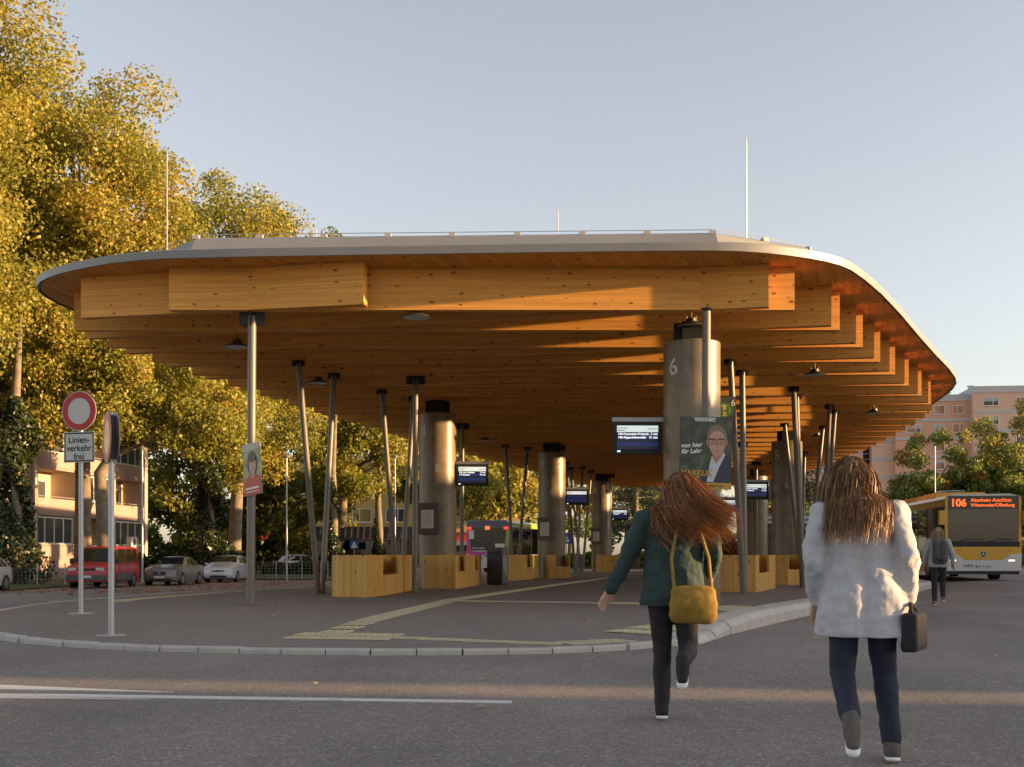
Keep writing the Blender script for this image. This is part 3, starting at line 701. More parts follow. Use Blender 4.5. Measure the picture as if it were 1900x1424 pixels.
for s_ in (-1, 1):
    ex = .205 + s_ * .085
    fr_ = MB()
    for q in (((ex - .07, .245), (ex + .07, .245), (ex + .07, .262), (ex - .07, .262)), ((ex - .065, .165), (ex + .06, .165), (ex + .06, .174), (ex - .065, .174)), ((ex - .07, .174), (ex - .061, .174), (ex - .061, .245), (ex - .07, .245)), ((ex + .061, .174), (ex + .07, .174), (ex + .07, .245), (ex + .061, .245))): fr_.prismy(list(q), -.0195, -.018)
    fr_.build('spectacles', M['p_dkline'], t)
    layer(t, 'eye', ell(ex, .215, .022, .011), 6, M['p_dkline']); layer(t, 'brow', [(ex - .055, .272), (ex + .055, .272), (ex + .045, .288), (ex - .045, .288)], 6, M['p_hairg'])
layer(t, 'nose', [(.185, .1), (.235, .1), (.222, .2), (.205, .2)], 6, M['p_skin2'])
layer(t, 'mouth', [(.13, .055), (.2, .03), (.22, .03), (.285, .055), (.215, .045)], 6, M['p_lip'])
for z in (-.3, -.42): layer(t, 'button', ell(.12, z, .009, .009, 10), 6, M['p_dkline'])
layer(t, 'gold_band', [(-.488, -.668), (.488, -.668), (.488, -.55), (-.488, -.55)], 6, M['p_gold'])
layer(t, 'name_box', [(-.2, .585), (.18, .585), (.18, .592), (-.2, .592)], 6, M['print_white']); layer(t, 'name_box', [(-.24, .645), (.18, .645), (.18, .652), (-.24, .652)], 6, M['print_white'])
text('lettering', 'von hier', .115, M['print_white'], t, (-.46, -.02, .09), rot=(R(90), R(-4), 0), bold=.003, shear=.25)
text('lettering', 'für Lahr', .115, M['print_white'], t, (-.455, -.02, -.02), rot=(R(90), R(-4), 0), bold=.003, shear=.25)
text('lettering', 'MARKUS', .145, M['p_gold'], t, (-.46, -.02, -.42), bold=.005); text('lettering', 'IBERT', .145, M['p_gold'], t, (-.46, -.02, -.535), bold=.005)
text('lettering', 'MARKUS IBERT', .058, M['print_white'], t, (-.21, -.02, .6), bold=.002); text('lettering', 'WWW.MARKUSIBERT.DE', .06, M['p_dkline'], t, (0, -.02, -.63), align='CENTER', bold=.001)
c = at(468, 871, 21.78)
t = thing('election_poster', 'narrow-looking election poster of a woman in red, turned away on the left post', 'poster', c, 0, 'election posters on the posts')
t.rotation_euler = (0, R(-5), R(-44))
MB().b2(-.3, .3, -.004, .004, -.49, .49).build('board', M['bokeh2'], t)
layer(t, 'header', [(-.298, .36), (.2, .36), (.298, .42), (.298, .488), (-.298, .488)], 1, M['p_clear'])
layer(t, 'hair', ell(.02, .1, .17, .24), 2, M['p_brown']); layer(t, 'blouse', [(-.28, -.3), (-.25, -.2), (-.1, -.1), (.14, -.1), (.27, -.17), (.297, -.3)], 2.5, M['p_red'])
layer(t, 'neck', [(-.06, -.12), (.02, -.2), (.1, -.12), (.08, .0), (-.05, .0)], 3, M['p_skin2']); layer(t, 'face', ell(.03, .07, .11, .16), 4, M['p_skin'])
for ex in (-.02, .08): layer(t, 'eye', ell(ex, .1, .018, .008, 12), 5, M['p_dkline'])
layer(t, 'mouth', ell(.03, -.01, .035, .01, 14), 5, M['p_lip']); layer(t, 'nose', [(.02, .04), (.045, .04), (.038, .09), (.028, .09)], 5, M['p_skin2'])
layer(t, 'fringe', ell(.02, .2, .13, .07), 5.5, M['p_brown'])
layer(t, 'red_band', [(-.298, -.488), (.298, -.488), (.298, -.29), (-.298, -.29)], 6, M['p_red'])
layer(t, 'print_row', [(-.22, -.375), (.22, -.375), (.22, -.34), (-.22, -.34)], 7, M['print_white']); layer(t, 'print_row', [(-.2, -.43), (.2, -.43), (.2, -.415), (-.2, -.415)], 7, M['print_white'])

# ------------------------------------------------------------------ street lamps and small street furniture
def street_lamp(label, x, ybase, D, ytop, arm=0, r=.06):
    X = (x - 950) * D / F; z0 = g(X, D); h = ZC + (1030 - ytop) * D / F - z0
    t = thing('street_lamp', label, 'street lamp', (X, D, z0), 0, 'street lamps')
    MB().tube([(0, 0, 0), (0, 0, h * .5), (0, 0, h)], [r, r * .8, r * .6], 10).build('pole', M['pole'], t, smooth=40)
    if arm: MB().tube([(0, 0, h * .62), (arm * 1.6, 0, h * .63)], .04, 8).build('arm', M['pole'], t); MB().b2(arm * 1.2, arm * 2.2, -.13, .13, h * .63 - .06, h * .63 + .03).build('lamp_head', M['alu'], t)
    else: MB().lathe([(0, h), (.16, h), (.2, h + .1), (.04, h + .22), (0, h + .23)], 16).build('lamp_head', M['alu'], t)
street_lamp('slim street lamp in front of the left apartment block', 264, 1065, 62, 835)
street_lamp('slim lamp pole between the hatchback and the leaning posts', 532, 1070, 66, 850)
street_lamp('thin lamp pole beside the second leaning posts', 733, 1040, 80, 850)
street_lamp('tall lamp pole with a side arm before the right tree', 1735, 1060, 88, 828, 1)
# pedestrian crossing sign
M['pedblue'] = plain('ped_blue', (.02, .09, .33), .4, 0, .05)
def ped(label, x, y, D, s=.62):
    p = at(x, y, D); z0 = g(p.x, D); t = thing('crossing_sign', label, 'sign', (p.x, D, z0), 0, 'pedestrian crossing signs')
    zc = p.z - z0
    MB().tube([(0, .04, 0), (0, .04, zc + s / 2)], .03, 8).build('pole', M['pole'], t)
    b = MB().b2(-s / 2, s / 2, -.004, .004, zc - s / 2, zc + s / 2).build('plate', M['pedblue'], t)
    MB().prismy([(-.24, zc - .22), (.24, zc - .22), (0, zc + .24)], -.008, -.005).build('triangle', M['print_white'], b)
    MB().tube([(.0, -.012, zc + .1), (0, -.012, zc + .12)], .035, 8).prismy([(-.1, zc - .2), (-.02, zc - .02), (-.04, zc + .06), (.04, zc + .06), (.03, zc - .02), (.1, zc - .2), (0, zc - .07)], -.012, -.0085).build('walking_figure', M['black'], b)
ped('blue pedestrian crossing sign in front of the shelter', 657, 1011, 86, .62)
ped('blue pedestrian crossing sign right of column 2 behind the posts', 1051, 1000, 82, .7)
# fence along the lawn: posts and wire panels
def fence(label, a, b, n, h=1.0):
    z0 = g(*a); t = thing('mesh_fence', label, 'fence', (a[0], a[1], z0 + .05))
    d = Vector((b[0] - a[0], b[1] - a[1], g(*b) - z0))
    wires = MB()
    for i in range(n + 1):
        q = d * i / n; MB().tube([q, q + Vector((0, 0, h + .05))], .03, 6).build('fence_post', M['pole'], t)
    for i in range(n):
        wp = MB(); p0, p1 = d * i / n, d * (i + 1) / n
        for k in range(6): z = .06 + (h - .08) * k / 5; wp.tube([p0 + Vector((0, 0, z)), p1 + Vector((0, 0, z))], .006, 3)
        m_ = max(3, int((p1 - p0).length / .2))
        for k in range(1, m_): q = p0 + (p1 - p0) * k / m_; wp.tube([q + Vector((0, 0, .05)), q + Vector((0, 0, h))], .005, 3)
        wp.build('wire_panel', M['pole'], t)
fence('wire mesh fence on grey posts left of the red van', (-26.5, 58.0), (-20.8, 57.5), 4)
fence('wire mesh fence behind the silver hatchback', (-15.8, 70), (-9.5, 69.6), 4, 1.05)
# ------------------------------------------------------------------ vehicles
M['tyre'] = plain('tyre', (.015, .015, .015), .8, 0, .1); M['rim'] = plain('rim', (.42, .42, .43), .3, .8, .08)
M['carglass'] = plain('car_glass', (.012, .014, .016), .05, 0, .05); M['trim'] = plain('black_trim', (.018, .018, .019), .55, 0, .1)
M['headlight'] = plain('headlight', (.55, .56, .57), .12, .3, .1, 30); M['taillight'] = plain('taillight', (.35, .01, .01), .2, 0, .1)
M['plate'] = plain('number_plate', (.62, .62, .58), .5, 0, .03); M['chrome'] = plain('chrome', (.55, .55, .55), .15, 1, .05)
def paint(name, c, metal=.0): return plain(name, c, .32, metal, .05, 1.2, coat=.5)
def wheel(t, x, y, r, wd=.2):
    s_ = 1 if y > 0 else -1
    w_ = MB().tube([(0, -wd / 2, 0), (0, -wd / 2 + .02, 0), (0, wd / 2 - .02, 0), (0, wd / 2, 0)], [r - .03, r, r, r - .03], 28).build('wheel', M['tyre'], t, smooth=40, loc=(x, y - s_ * wd / 2, r))
    rm = MB().tube([(0, s_ * (wd / 2 - .01), 0), (0, s_ * (wd / 2 + .006), 0)], [r * .66, r * .64], 24)
    rm.build('rim', M['rim'], w_, smooth=40)
    hb = MB()
    for k in range(5):
        a = k * 2 * math.pi / 5 + .3
        hb.box((math.cos(a) * r * .4, s_ * (wd / 2 + .0075), math.sin(a) * r * .4), (r * .2, .002, r * .13), M=Matrix.Rotation(-a, 4, 'Y'))
    hb.build('rim_slot', M['tyre'], w_)
def car(name, label, cat, loc, rz, st, wheels, wr, mp, spec):
    """st: stations (x, half width, sill z, waist z, belt z, roof half width, roof z) from front (+x) to rear"""
    t = thing(name, label, cat, loc, rz, 'cars parked along the street')
    ring = []
    def sec(s_):
        x, w_, sz, wz, bz, rw, rz_ = s_
        h = [(w_ * .80, sz), (w_ * .965, sz + .04), (w_, (sz + wz) / 2), (w_, wz), (w_ * .985, bz - .02), (w_ * .955, bz), (rw + .02, rz_ - .05), (rw - .05, rz_ - .012), (rw * .5, rz_ + .012), (0, rz_ + .02)]
        pts = [(x, y, z) for y, z in h]; return pts + [(x, -y, z) for _, y, z in reversed(pts[:-1])]
    b = MB(); S_ = [sec(s_) for s_ in st]; n = len(S_[0])
    for r_ in S_: b.v += r_
    for i in range(len(S_) - 1):
        for k in range(n): b.f.append((i * n + k, i * n + (k + 1) % n, (i + 1) * n + (k + 1) % n, (i + 1) * n + k)); b.m.append(0)
    b.f.append(tuple(range(n))); b.f.append(tuple((len(S_) - 1) * n + k for k in range(n))[::-1]); b.m += [0, 0]
    b.build('body', mp, t, smooth=35)
    def I(x):
        for a, c in zip(st, st[1:]):
            if a[0] >= x >= c[0]:
                u = (a[0] - x) / max(1e-6, a[0] - c[0]); return [p + (q - p) * u for p, q in zip(a, c)]
        return list(st[0] if x > st[0][0] else st[-1])
    for x0b, x1b, x0t, x1t in spec['side']:
        for s_ in (-1, 1):
            pn = MB(); nn = 6
            for k in range(nn + 1):
                for j in range(4):
                    u = k / nn; v = .06 + .86 * j / 3; x = (x0b + (x1b - x0b) * u) * (1 - v) + (x0t + (x1t - x0t) * u) * v
                    q = I(x); w0, zb, rw, zr = q[1] * .955, q[4], q[5] + .02, q[6] - .05
                    pn.v.append((x, s_ * (w0 + (rw - w0) * v + .007), zb + (zr - zb) * v))
            for k in range(nn):
                for j in range(3): pn.f.append((k * 4 + j, k * 4 + j + 1, (k + 1) * 4 + j + 1, (k + 1) * 4 + j)); pn.m.append(0)
            pn.build('side_window', M['carglass'], t, smooth=True)
    for nm, (xb, zb, wb, xt, zt, wt) in (('windscreen', spec['front']), ('rear_window', spec['rear'])):
        pn = MB(); k_ = 1 if nm == 'windscreen' else -1
        for j in range(5):
            v = j / 4
            for k in range(9):
                u = -1 + k / 4; bow = .10 * (1 - u * u)
                pn.v.append((xb + (xt - xb) * v + k_ * (bow * .5 + .015), u * (wb + (wt - wb) * v), zb + (zt - zb) * v + .02 + .01 * (1 - u * u)))
        for j in range(4):
            for k in range(8): pn.f.append((j * 9 + k, j * 9 + k + 1, (j + 1) * 9 + k + 1, (j + 1) * 9 + k)); pn.m.append(0)
        pn.build(nm, M['carglass'], t, smooth=True)
    for x in wheels:
        w_ = I(x)[1]
        for s_ in (-1, 1):
            MB().tube([(x, s_ * (w_ - .1), wr), (x, s_ * (w_ + .004), wr)], wr + .055, 28).build('wheel_arch', M['trim'], t)
            wheel(t, x, s_ * (w_ + .012), wr)
    fx = st[0][0]; fw = st[0][1]
    for nm, x, y, z, dx, dy, dz, mat in spec['boxes']:
        MB().box((0, 0, 0), (dx, dy, dz)).build(nm, mat, t, loc=(x, y, z))
    return t
# red van
red = paint('van_red', (.44, .012, .018)); grey = paint('van_grey', (.07, .07, .075))
VZ = g(-19, 52)
st = [(2.40, .78, .32, .55, .72, .70, .80), (2.34, .90, .30, .60, .98, .84, 1.04), (1.9, .92, .28, .7, 1.06, .84, 1.12), (1.62, .92, .28, .7, 1.10, .82, 1.20), (1.0, .92, .28, .7, 1.12, .76, 1.82), (.6, .92, .28, .7, 1.12, .76, 1.90), (-2.0, .92, .28, .7, 1.12, .76, 1.92), (-2.3, .91, .3, .7, 1.12, .74, 1.86), (-2.42, .86, .34, .7, 1.1, .70, 1.6)]
bx = [('bumper', 2.36, 0, .50, .16, 1.82, .24, grey), ('grille', 2.39, 0, .86, .02, .8, .11, M['trim']), ('number_plate', 2.447, 0, .54, .012, .5, .11, M['plate'])]
for s_ in (-1, 1):
    bx += [('headlight', 2.36, s_ * .62, .87, .06, .34, .15, M['headlight']), ('mirror', 1.35, s_ * 1.03, 1.24, .1, .16, .24, M['trim']), ('lower_panel', 0.0, s_ * .922, .50, 1.95, .012, .38, grey), ('door_seam', .62, s_ * .922, .9, .012, .008, .5, M['trim']), ('door_seam', -.5, s_ * .922, .9, .012, .008, .5, M['trim'])]
    bx += [('taillight', -2.42, s_ * .8, 1.0, .05, .1, .4, M['taillight'])]
car('parked_van', 'red minibus van with grey bumper parked at the left kerb', 'van', (-19.05, 54.2, VZ), R(-90), st, (1.55, -1.35), .33, red,
    dict(side=[(1.45, .66, .98, .66), (.56, -.45, .56, -.45), (-.55, -1.35, -.55, -1.35), (-1.45, -2.1, -1.45, -2.05)], front=(1.66, 1.14, .80, 1.05, 1.80, .70), rear=(-2.40, 1.2, .75, -2.32, 1.8, .66), boxes=bx))
# grey saloon
gp = paint('saloon_grey', (.22, .21, .20), .5)
st = [(2.29, .62, .3, .45, .62, .55, .66), (2.22, .80, .24, .5, .76, .66, .80), (1.9, .87, .2, .55, .85, .74, .90), (1.35, .885, .2, .55, .92, .78, .98), (.95, .885, .2, .6, .95, .74, 1.06), (.2, .885, .2, .6, .96, .60, 1.40), (-.4, .885, .2, .6, .97, .60, 1.44), (-1.0, .885, .2, .6, .98, .60, 1.38), (-1.65, .88, .22, .6, .99, .66, 1.10), (-2.1, .86, .26, .6, .98, .70, 1.02), (-2.29, .76, .32, .6, .9, .62, .92)]
bx = [('grille', 2.27, 0, .62, .06, .62, .17, M['trim']), ('number_plate', 2.31, 0, .43, .012, .52, .11, M['plate']), ('lower_intake', 2.26, 0, .30, .06, 1.1, .10, M['trim'])]
for k in range(3): bx.append(('grille_bar', 2.303, 0, .57 + .05 * k, .006, .6, .012, M['chrome']))
bx += [('grille_star', 2.308, 0, .62, .008, .12, .12, M['chrome'])]
for s_ in (-1, 1): bx += [('headlight', 2.13, s_ * .62, .66, .14, .30, .15, M['headlight']), ('mirror', .78, s_ * .97, 1.0, .1, .18, .12, gp), ('fog_lamp', 2.23, s_ * .62, .36, .04, .2, .06, M['headlight']), ('door_seam', -.05, s_ * .888, .62, .01, .006, .6, M['trim']), ('taillight', -2.25, s_ * .66, .78, .08, .2, .16, M['taillight'])]
car('parked_saloon', 'dark grey saloon car parked between the red van and the hatchback', 'car', (-17.15, 58.9, g(-17, 58)), R(-92), st, (1.45, -1.3), .31, gp,
    dict(side=[(.82, -.02, .28, -.02), (-.10, -.95, -.10, -.8), (-1.0, -1.5, -.86, -1.1)], front=(1.0, 1.0, .72, .22, 1.37, .56), rear=(-1.72, 1.05, .62, -1.0, 1.36, .54), boxes=bx))
# silver hatchback
sv = paint('hatch_silver', (.56, .57, .58), .35)
st = [(2.08, .62, .3, .45, .60, .55, .66), (2.0, .80, .24, .5, .78, .66, .82), (1.7, .87, .2, .55, .88, .74, .92), (1.2, .88, .2, .55, .94, .78, 1.02), (.9, .88, .2, .6, .96, .72, 1.12), (.2, .88, .2, .6, .98, .62, 1.44), (-.5, .88, .2, .6, .99, .62, 1.49), (-1.3, .88, .2, .6, 1.0, .60, 1.45), (-1.7, .87, .24, .6, 1.0, .60, 1.34), (-2.0, .83, .3, .6, .98, .62, 1.02), (-2.1, .76, .34, .6, .9, .6, .92)]
bx = [('grille', 2.06, 0, .64, .06, .7, .07, M['trim']), ('number_plate', 2.10, 0, .47, .012, .52, .11, M['plate']), ('lower_intake', 2.06, 0, .34, .06, .9, .12, M['trim']), ('emblem', 2.1, 0, .65, .01, .11, .1, M['chrome'])]
for s_ in (-1, 1): bx += [('headlight', 1.93, s_ * .62, .68, .14, .30, .15, M['headlight']), ('mirror', .82, s_ * .97, 1.02, .1, .18, .12, sv), ('fog_lamp', 2.0, s_ * .62, .36, .05, .2, .07, M['trim']), ('door_seam', -.3, s_ * .884, .62, .01, .006, .6, M['trim']), ('taillight', -2.0, s_ * .72, .85, .08, .18, .22, M['taillight'])]
hatch = car('parked_hatchback', 'silver hatchback parked behind the left front post', 'car', (-15.95, 65.1, g(-16, 65)), R(-91), st, (1.28, -1.3), .315, sv,
    dict(side=[(.85, -.2, .3, -.2), (-.3, -1.15, -.3, -1.05), (-1.22, -1.62, -1.12, -1.4)], front=(.98, 1.04, .72, .22, 1.42, .58), rear=(-2.0, 1.05, .6, -1.68, 1.36, .54), boxes=bx))
for lab, x, y, rz in (('silver car cut off by the left edge of the picture', -22.2, 47.5, -91), ('parked car half hidden behind the bush, seen under the left trees', -16.5, 92, 10), ('parked car behind the wire fence next to a hedge', -11.5, 93, 175)):
    c = copy_tree(hatch); c.location = (x, y, g(x, y) + (.0 if y < 60 else .06)); c.rotation_euler = (0, 0, R(rz)); c['label'] = lab

# buses: x forward, built as panels so that one looks in through the panes
M['busglass'] = glass_mat('bus_glass', (.30, .33, .34), .6); M['busdark'] = glass_mat('bus_tinted_glass', (.10, .11, .11), .7)
M['interior'] = plain('bus_interior', (.10, .10, .105), .7, 0, .15); M['led'] = plain('led_orange', (.3, .08, .01), .4, 0, .02, emit=(1.0, .14, .025), es=.55)
M['lampred'] = plain('lamp_red', (.3, .01, .01), .3, 0, .02, emit=(1.0, .03, .012), es=.8); M['lampwhite'] = plain('lamp_white', (.8, .8, .75), .2, 0, .02, emit=(1, .86, .6), es=.7)
def bus(label, loc, rz, cu, cl, ctrim, roofbox):
    t = thing('city_bus', label, 'bus', loc, rz, 'city buses')
    L, HW, H = 11.9, 1.275, 3.02; f = L / 2
    MB().prismx([(-HW, 2.62), (-HW, 2.86), (-HW + .12, 2.98), (-HW + .4, H), (HW - .4, H), (HW - .12, 2.98), (HW, 2.86), (HW, 2.62), (HW - .05, 2.60), (HW - .3, 2.78), (-HW + .3, 2.78), (-HW + .05, 2.60)], -f + .02, f - .06).build('roof', cu, t, smooth=30)
    if roofbox: MB().prismx([(-.95, H - .01), (-.85, H + .22), (.85, H + .22), (.95, H - .01)], -3.5, 3.0).build('roof_unit', roofbox, t)
    MB().b2(-f + .05, f - .1, -HW + .05, HW - .05, .30, .36).build('floor', M['interior'], t)
    for s_ in (-1, 1):
        y0, y1 = s_ * HW, s_ * (HW - .05)
        arch = [(f - 2.7, .52), (-f + 3.4, .52)]
        segs = [(-f + .02, -f + 2.88), (-f + 3.92, f - 3.22), (f - 2.18, f - .05)]
        for a, b in segs: MB().b2(a, b, y0, y1, .28, .98).build('side_panel', cl, t)
        for a, b in ((-f + 2.88, -f + 3.92), (f - 3.22, f - 2.18)): MB().b2(a, b, y0, y1, .92, .98).build('arch_panel', cl, t)
        MB().b2(-f + .02, f - .05, y0 + s_ * .002, y1, .985, 1.05).build('waist_rail', ctrim, t)
        xs = [-f + .1, -f + 1.6, -f + 3.1, -f + 4.6, -f + 6.1, -f + 7.6, -f + 9.1, f - 1.35, f - .12]
        for a, b in zip(xs, xs[1:]):
            MB().b2(a + .03, b - .03, y0 - s_ * .012, y0 - s_ * .02, 1.06, 2.60).build('side_pane', M['busdark'], t)
        for a in xs: MB().b2(a - .035, a + .035, y0 - s_ * .004, y1, 1.05, 2.62).build('window_pillar', M['trim'], t)
        for x in (f - 2.7, -f + 3.4):
            w_ = MB().tube([(0, -.14, 0), (0, .14, 0)], .48, 28).build('wheel', M['tyre'], t, loc=(x, s_ * (HW - .17), .48))
            MB().tube([(0, s_ * .141, 0), (0, s_ * .15, 0)], .28, 20).build('rim', M['rim'], w_)
            MB().b2(x - .5, x + .5, s_ * (HW - .4), s_ * (HW - .45), .36, 1.0).build('wheel_housing', M['trim'], t)
    for i in range(6):
        for y in (-.8, .8): MB().b2(-4.4 + i * 1.4, -3.95 + i * 1.4, y - .4, y + .4, .36, .8).b2(-4.45 + i * 1.4, -4.36 + i * 1.4, y - .4, y + .4, .8, 1.4).build('passenger_seat', M['interior'], t)
    return t, f, HW, H
yel = paint('bus_yellow', (.66, .36, .008)); wht = paint('bus_white', (.62, .62, .60))
BX, BY = 17.0, 46.0
t, f, HW, H = bus('yellow and white city bus with an orange 106 destination display', (BX + .15, BY + .3, .2), R(-97), yel, yel, yel, yel)
# front end
def fr(poly, x0, x1, name, mat, par=t, **k): return MB().prismx(poly, x0, x1).build(name, mat, par, **k)
fr([(-1.26, .34), (1.26, .34), (1.275, .95), (.95, .93), (.62, .72), (-.62, .72), (-.95, .93), (-1.275, .95)], f - .06, f + .04, 'bumper', wht)
fr([(-.62, .725), (.62, .725), (.95, .935), (1.274, .955), (1.274, 1.18), (-1.274, 1.18), (-1.274, .955), (-.95, .935)], f - .06, f + .02, 'front_panel', yel)
fr([(-1.2, .22), (1.2, .22), (1.2, .335), (-1.2, .335)], f - .1, f + .01, 'skirt', M['trim'])
fr([(-1.22, 1.185), (1.22, 1.185), (1.22, 1.36), (-1.22, 1.36)], f - .06, f + .005, 'cowl', M['trim'])
ws = fr([(-1.17, 1.365), (1.17, 1.365), (1.17, 2.50), (-1.17, 2.50)], f - .012, f - .004, 'windscreen', M['busglass'])
db = fr([(-1.2, 2.505), (1.2, 2.505), (1.19, 2.96), (-1.19, 2.96)], f - .2, f - .002, 'destination_box', M['carglass'])
fr([(-1.19, 2.962), (1.19, 2.962), (.9, 3.03), (-.9, 3.03)], f - .2, f - .01, 'brow', wht)
for s_ in (-1, 1):
    fr([(s_ * 1.175, 1.19), (s_ * 1.275, 1.19), (s_ * 1.275, 2.86), (s_ * 1.22, 2.96), (s_ * 1.195, 2.96)], f - .1, f + .0, 'corner_pillar', yel)
    hl = MB().tube([(f + .02, s_ * .98, .78), (f + .046, s_ * .98, .78)], [.16, .13], 18).build('headlight', M['headlight'], t)
    MB().b2(f + .047, f + .05, s_ * .98 - .14, s_ * .98 + .06, .68, .73).build('lamp_bulb', M['lampwhite'], hl)
    MB().b2(f + .0, f + .25, s_ * 1.31, s_ * 1.52, 1.95, 2.45).build('mirror', yel, t); MB().tube([(f - .1, s_ * 1.2, 2.62), (f + .12, s_ * 1.4, 2.55), (f + .12, s_ * 1.41, 2.4)], .03, 8).build('mirror_arm', M['trim'], t)
for y0_, y1_ in ((-1.0, .0), (.1, .95)): MB().tube([(f + .012, y0_ * .95, 1.32), (f + .02, (y0_ + y1_) / 2, 1.46), (f + .02, y1_, 1.42)], .016, 6).build('wiper', M['trim'], t)
star = disc(MB(), .095, .115, -.004, .004, 0).mesh('star_ring', M['chrome'])
em = disc(MB(), .001, .125, .0, .006, 0).build('emblem', M['trim'], t, loc=(f + .03, 0, .92), rz=R(90))
disc(MB(), .098, .115, -.006, -.001, 0).build('ring', M['chrome'], em)
sp_ = MB()
for k in range(3):
    a = R(90 + 120 * k); sp_.prismy([(.1 * math.cos(a), .1 * math.sin(a)), (.022 * math.cos(a + 1.05), .022 * math.sin(a + 1.05)), (.022 * math.cos(a - 1.05), .022 * math.sin(a - 1.05))], -.006, -.001)
sp_.build('star', M['chrome'], em)
RF = (R(90), 0, R(90))
text('lettering', '106', .36, M['led'], db, (f + .004, -1.1, 2.6), RF, bold=.014)
text('lettering', 'Altenheim Anschluss', .172, M['led'], db, (f + .004, -.42, 2.755), RF, bold=.002, space=.95); text('lettering', 'Wittenweier/Offenburg', .165, M['led'], db, (f + .004, -.42, 2.585), RF, bold=.002, space=.93)
np_ = MB().b2(f + .041, f + .047, -.26, .26, .44, .55).build('number_plate', M['plate'], t); MB().b2(f + .0475, f + .049, -.26, -.22, .44, .55).build('plate_band', M['pedblue'], np_); text('lettering', 'FR-M 3450', .1, M['black'], np_, (f + .0485, -.2, .46), RF)
for k in range(3): b = disc(MB(), .001, .05, -.0, .004, 0).build('sticker', M['pedblue'] if k != 1 else M['black'], t, loc=(f + .045, -.62 + .12 * k, .52), rz=R(90)); disc(MB(), .02, .032, -.003, -.001, 0).build('sticker_mark', M['print_white'], b)
MB().b2(f + .021, f + .024, -.9, -.72, 1.06, 1.08).build('badge', M['case'], t); MB().b2(f + .021, f + .024, .7, .95, 1.03, 1.05).build('badge', M['p_red'], t)
# magenta and green bus seen from behind
M['mag'] = paint('bus_magenta', (.55, .015, .30)); M['lime'] = paint('bus_green', (.28, .42, .03)); M['lgrey'] = paint('bus_lightgrey', (.6, .6, .57)); M['bblue'] = paint('bus_blue', (.03, .035, .12))
t, f, HW, H = bus('magenta, white and green bus with lit red lamps seen from behind', (.35, 71.8, .06), R(90 - 17), M['lime'], M['lime'], M['lgrey'], None)
def re(poly, d0, d1, name, mat, par=t): return MB().prismx(poly, -f - d1, -f - d0).build(name, mat, par)
re([(-1.275, .3), (1.275, .3), (1.275, 2.9), (1.1, 3.02), (-1.1, 3.02), (-1.275, 2.9)], -.06, .0, 'rear_wall', M['lgrey'])
re([(-1.27, 2.62), (1.27, 2.62), (1.27, 2.9), (1.1, 3.01), (-1.1, 3.01), (-1.27, 2.9)], .001, .012, 'rear_cap', M['bblue'])
re([(1.0, 1.3), (1.0, 1.32), (1.15, 2.61), (-1.15, 2.61), (-1.0, 1.42), (-.85, 1.3), (.85, 1.3)], .004, .016, 'rear_window', M['carglass'])
re([(1.272, 2.6), (1.155, 2.6), (1.03, 1.38), (.85, 1.24), (.3, 1.22), (-.15, 1.3), (-.2, 1.2), (.35, 1.02), (.9, .95), (1.272, .78)], .0017, .01, 'magenta_wave', M['mag'])
re([(-1.272, 2.6), (-1.155, 2.6), (-1.02, 1.40), (-.85, 1.25), (-.4, 1.15), (-.7, .8), (-1.0, .55), (-1.272, .4)], .0017, .01, 'green_wave', M['lime'])
re([(.7, .45), (1.0, .45), (.85, .75)], .0017, .012, 'green_mark', M['hgreen']); re([(.3, .82), (.6, .82), (.6, .92), (.3, .92)], .0017, .012, 'red_mark', M['p_red'])
re([(-.45, 1.42), (-1.0, 1.42), (-1.0, 1.68), (-.45, 1.68)], .017, .019, 'sticker', M['print_white']); re([(1.12, 1.95), (.82, 1.95), (.82, 2.45), (1.12, 2.45)], .017, .019, 'sticker', M['print_white'])
RB = (R(90), 0, R(-90))
text('lettering', 'Wir für Lahr', .21, M['case'], t, (-f - .014, .22, .93), RB, bold=.003); text('lettering', 'www.sweg.de', .14, M['print_white'], t, (-f - .018, .95, 1.4), RB, bold=.002)
for s_ in (-1, 1):
    re([(s_ * .98, 2.5), (s_ * 1.2, 2.5), (s_ * 1.2, 2.64), (s_ * .98, 2.64)], .02, .05, 'upper_lamp', M['lampred']); re([(s_ * 1.1, .5), (s_ * 1.27, .5), (s_ * 1.27, 1.05), (s_ * 1.1, 1.05)], .013, .04, 'tail_lamp', M['lampred'])
re([(-.14, 2.48), (.14, 2.48), (.14, 2.68), (-.14, 2.68)], .02, .04, 'line_number', M['led'])
# small blue-and-white awning beyond the right leaning posts
t = thing('ticket_kiosk', 'low kiosk with a pale striped awning behind the leaning posts on the right', 'kiosk', (15.6, 66, .14), R(-6))
M['stripe'] = plain('awning_blue', (.16, .22, .32), .6, 0, .05)
for i in range(4): MB().b2(-1.8, 1.8, -.7 + i * .28, -.46 + i * .28, 2.75 + i * .14, 2.87 + i * .14).build('awning_stripe', M['print_white'] if i % 2 == 0 else M['stripe'], t)
MB().b2(-1.7, 1.7, -.35, 1.6, .0, 2.74).build('body', M['binlt'], t); MB().b2(-1.5, 1.5, -.37, -.355, 1.0, 2.3).build('window', M['carglass'], t)
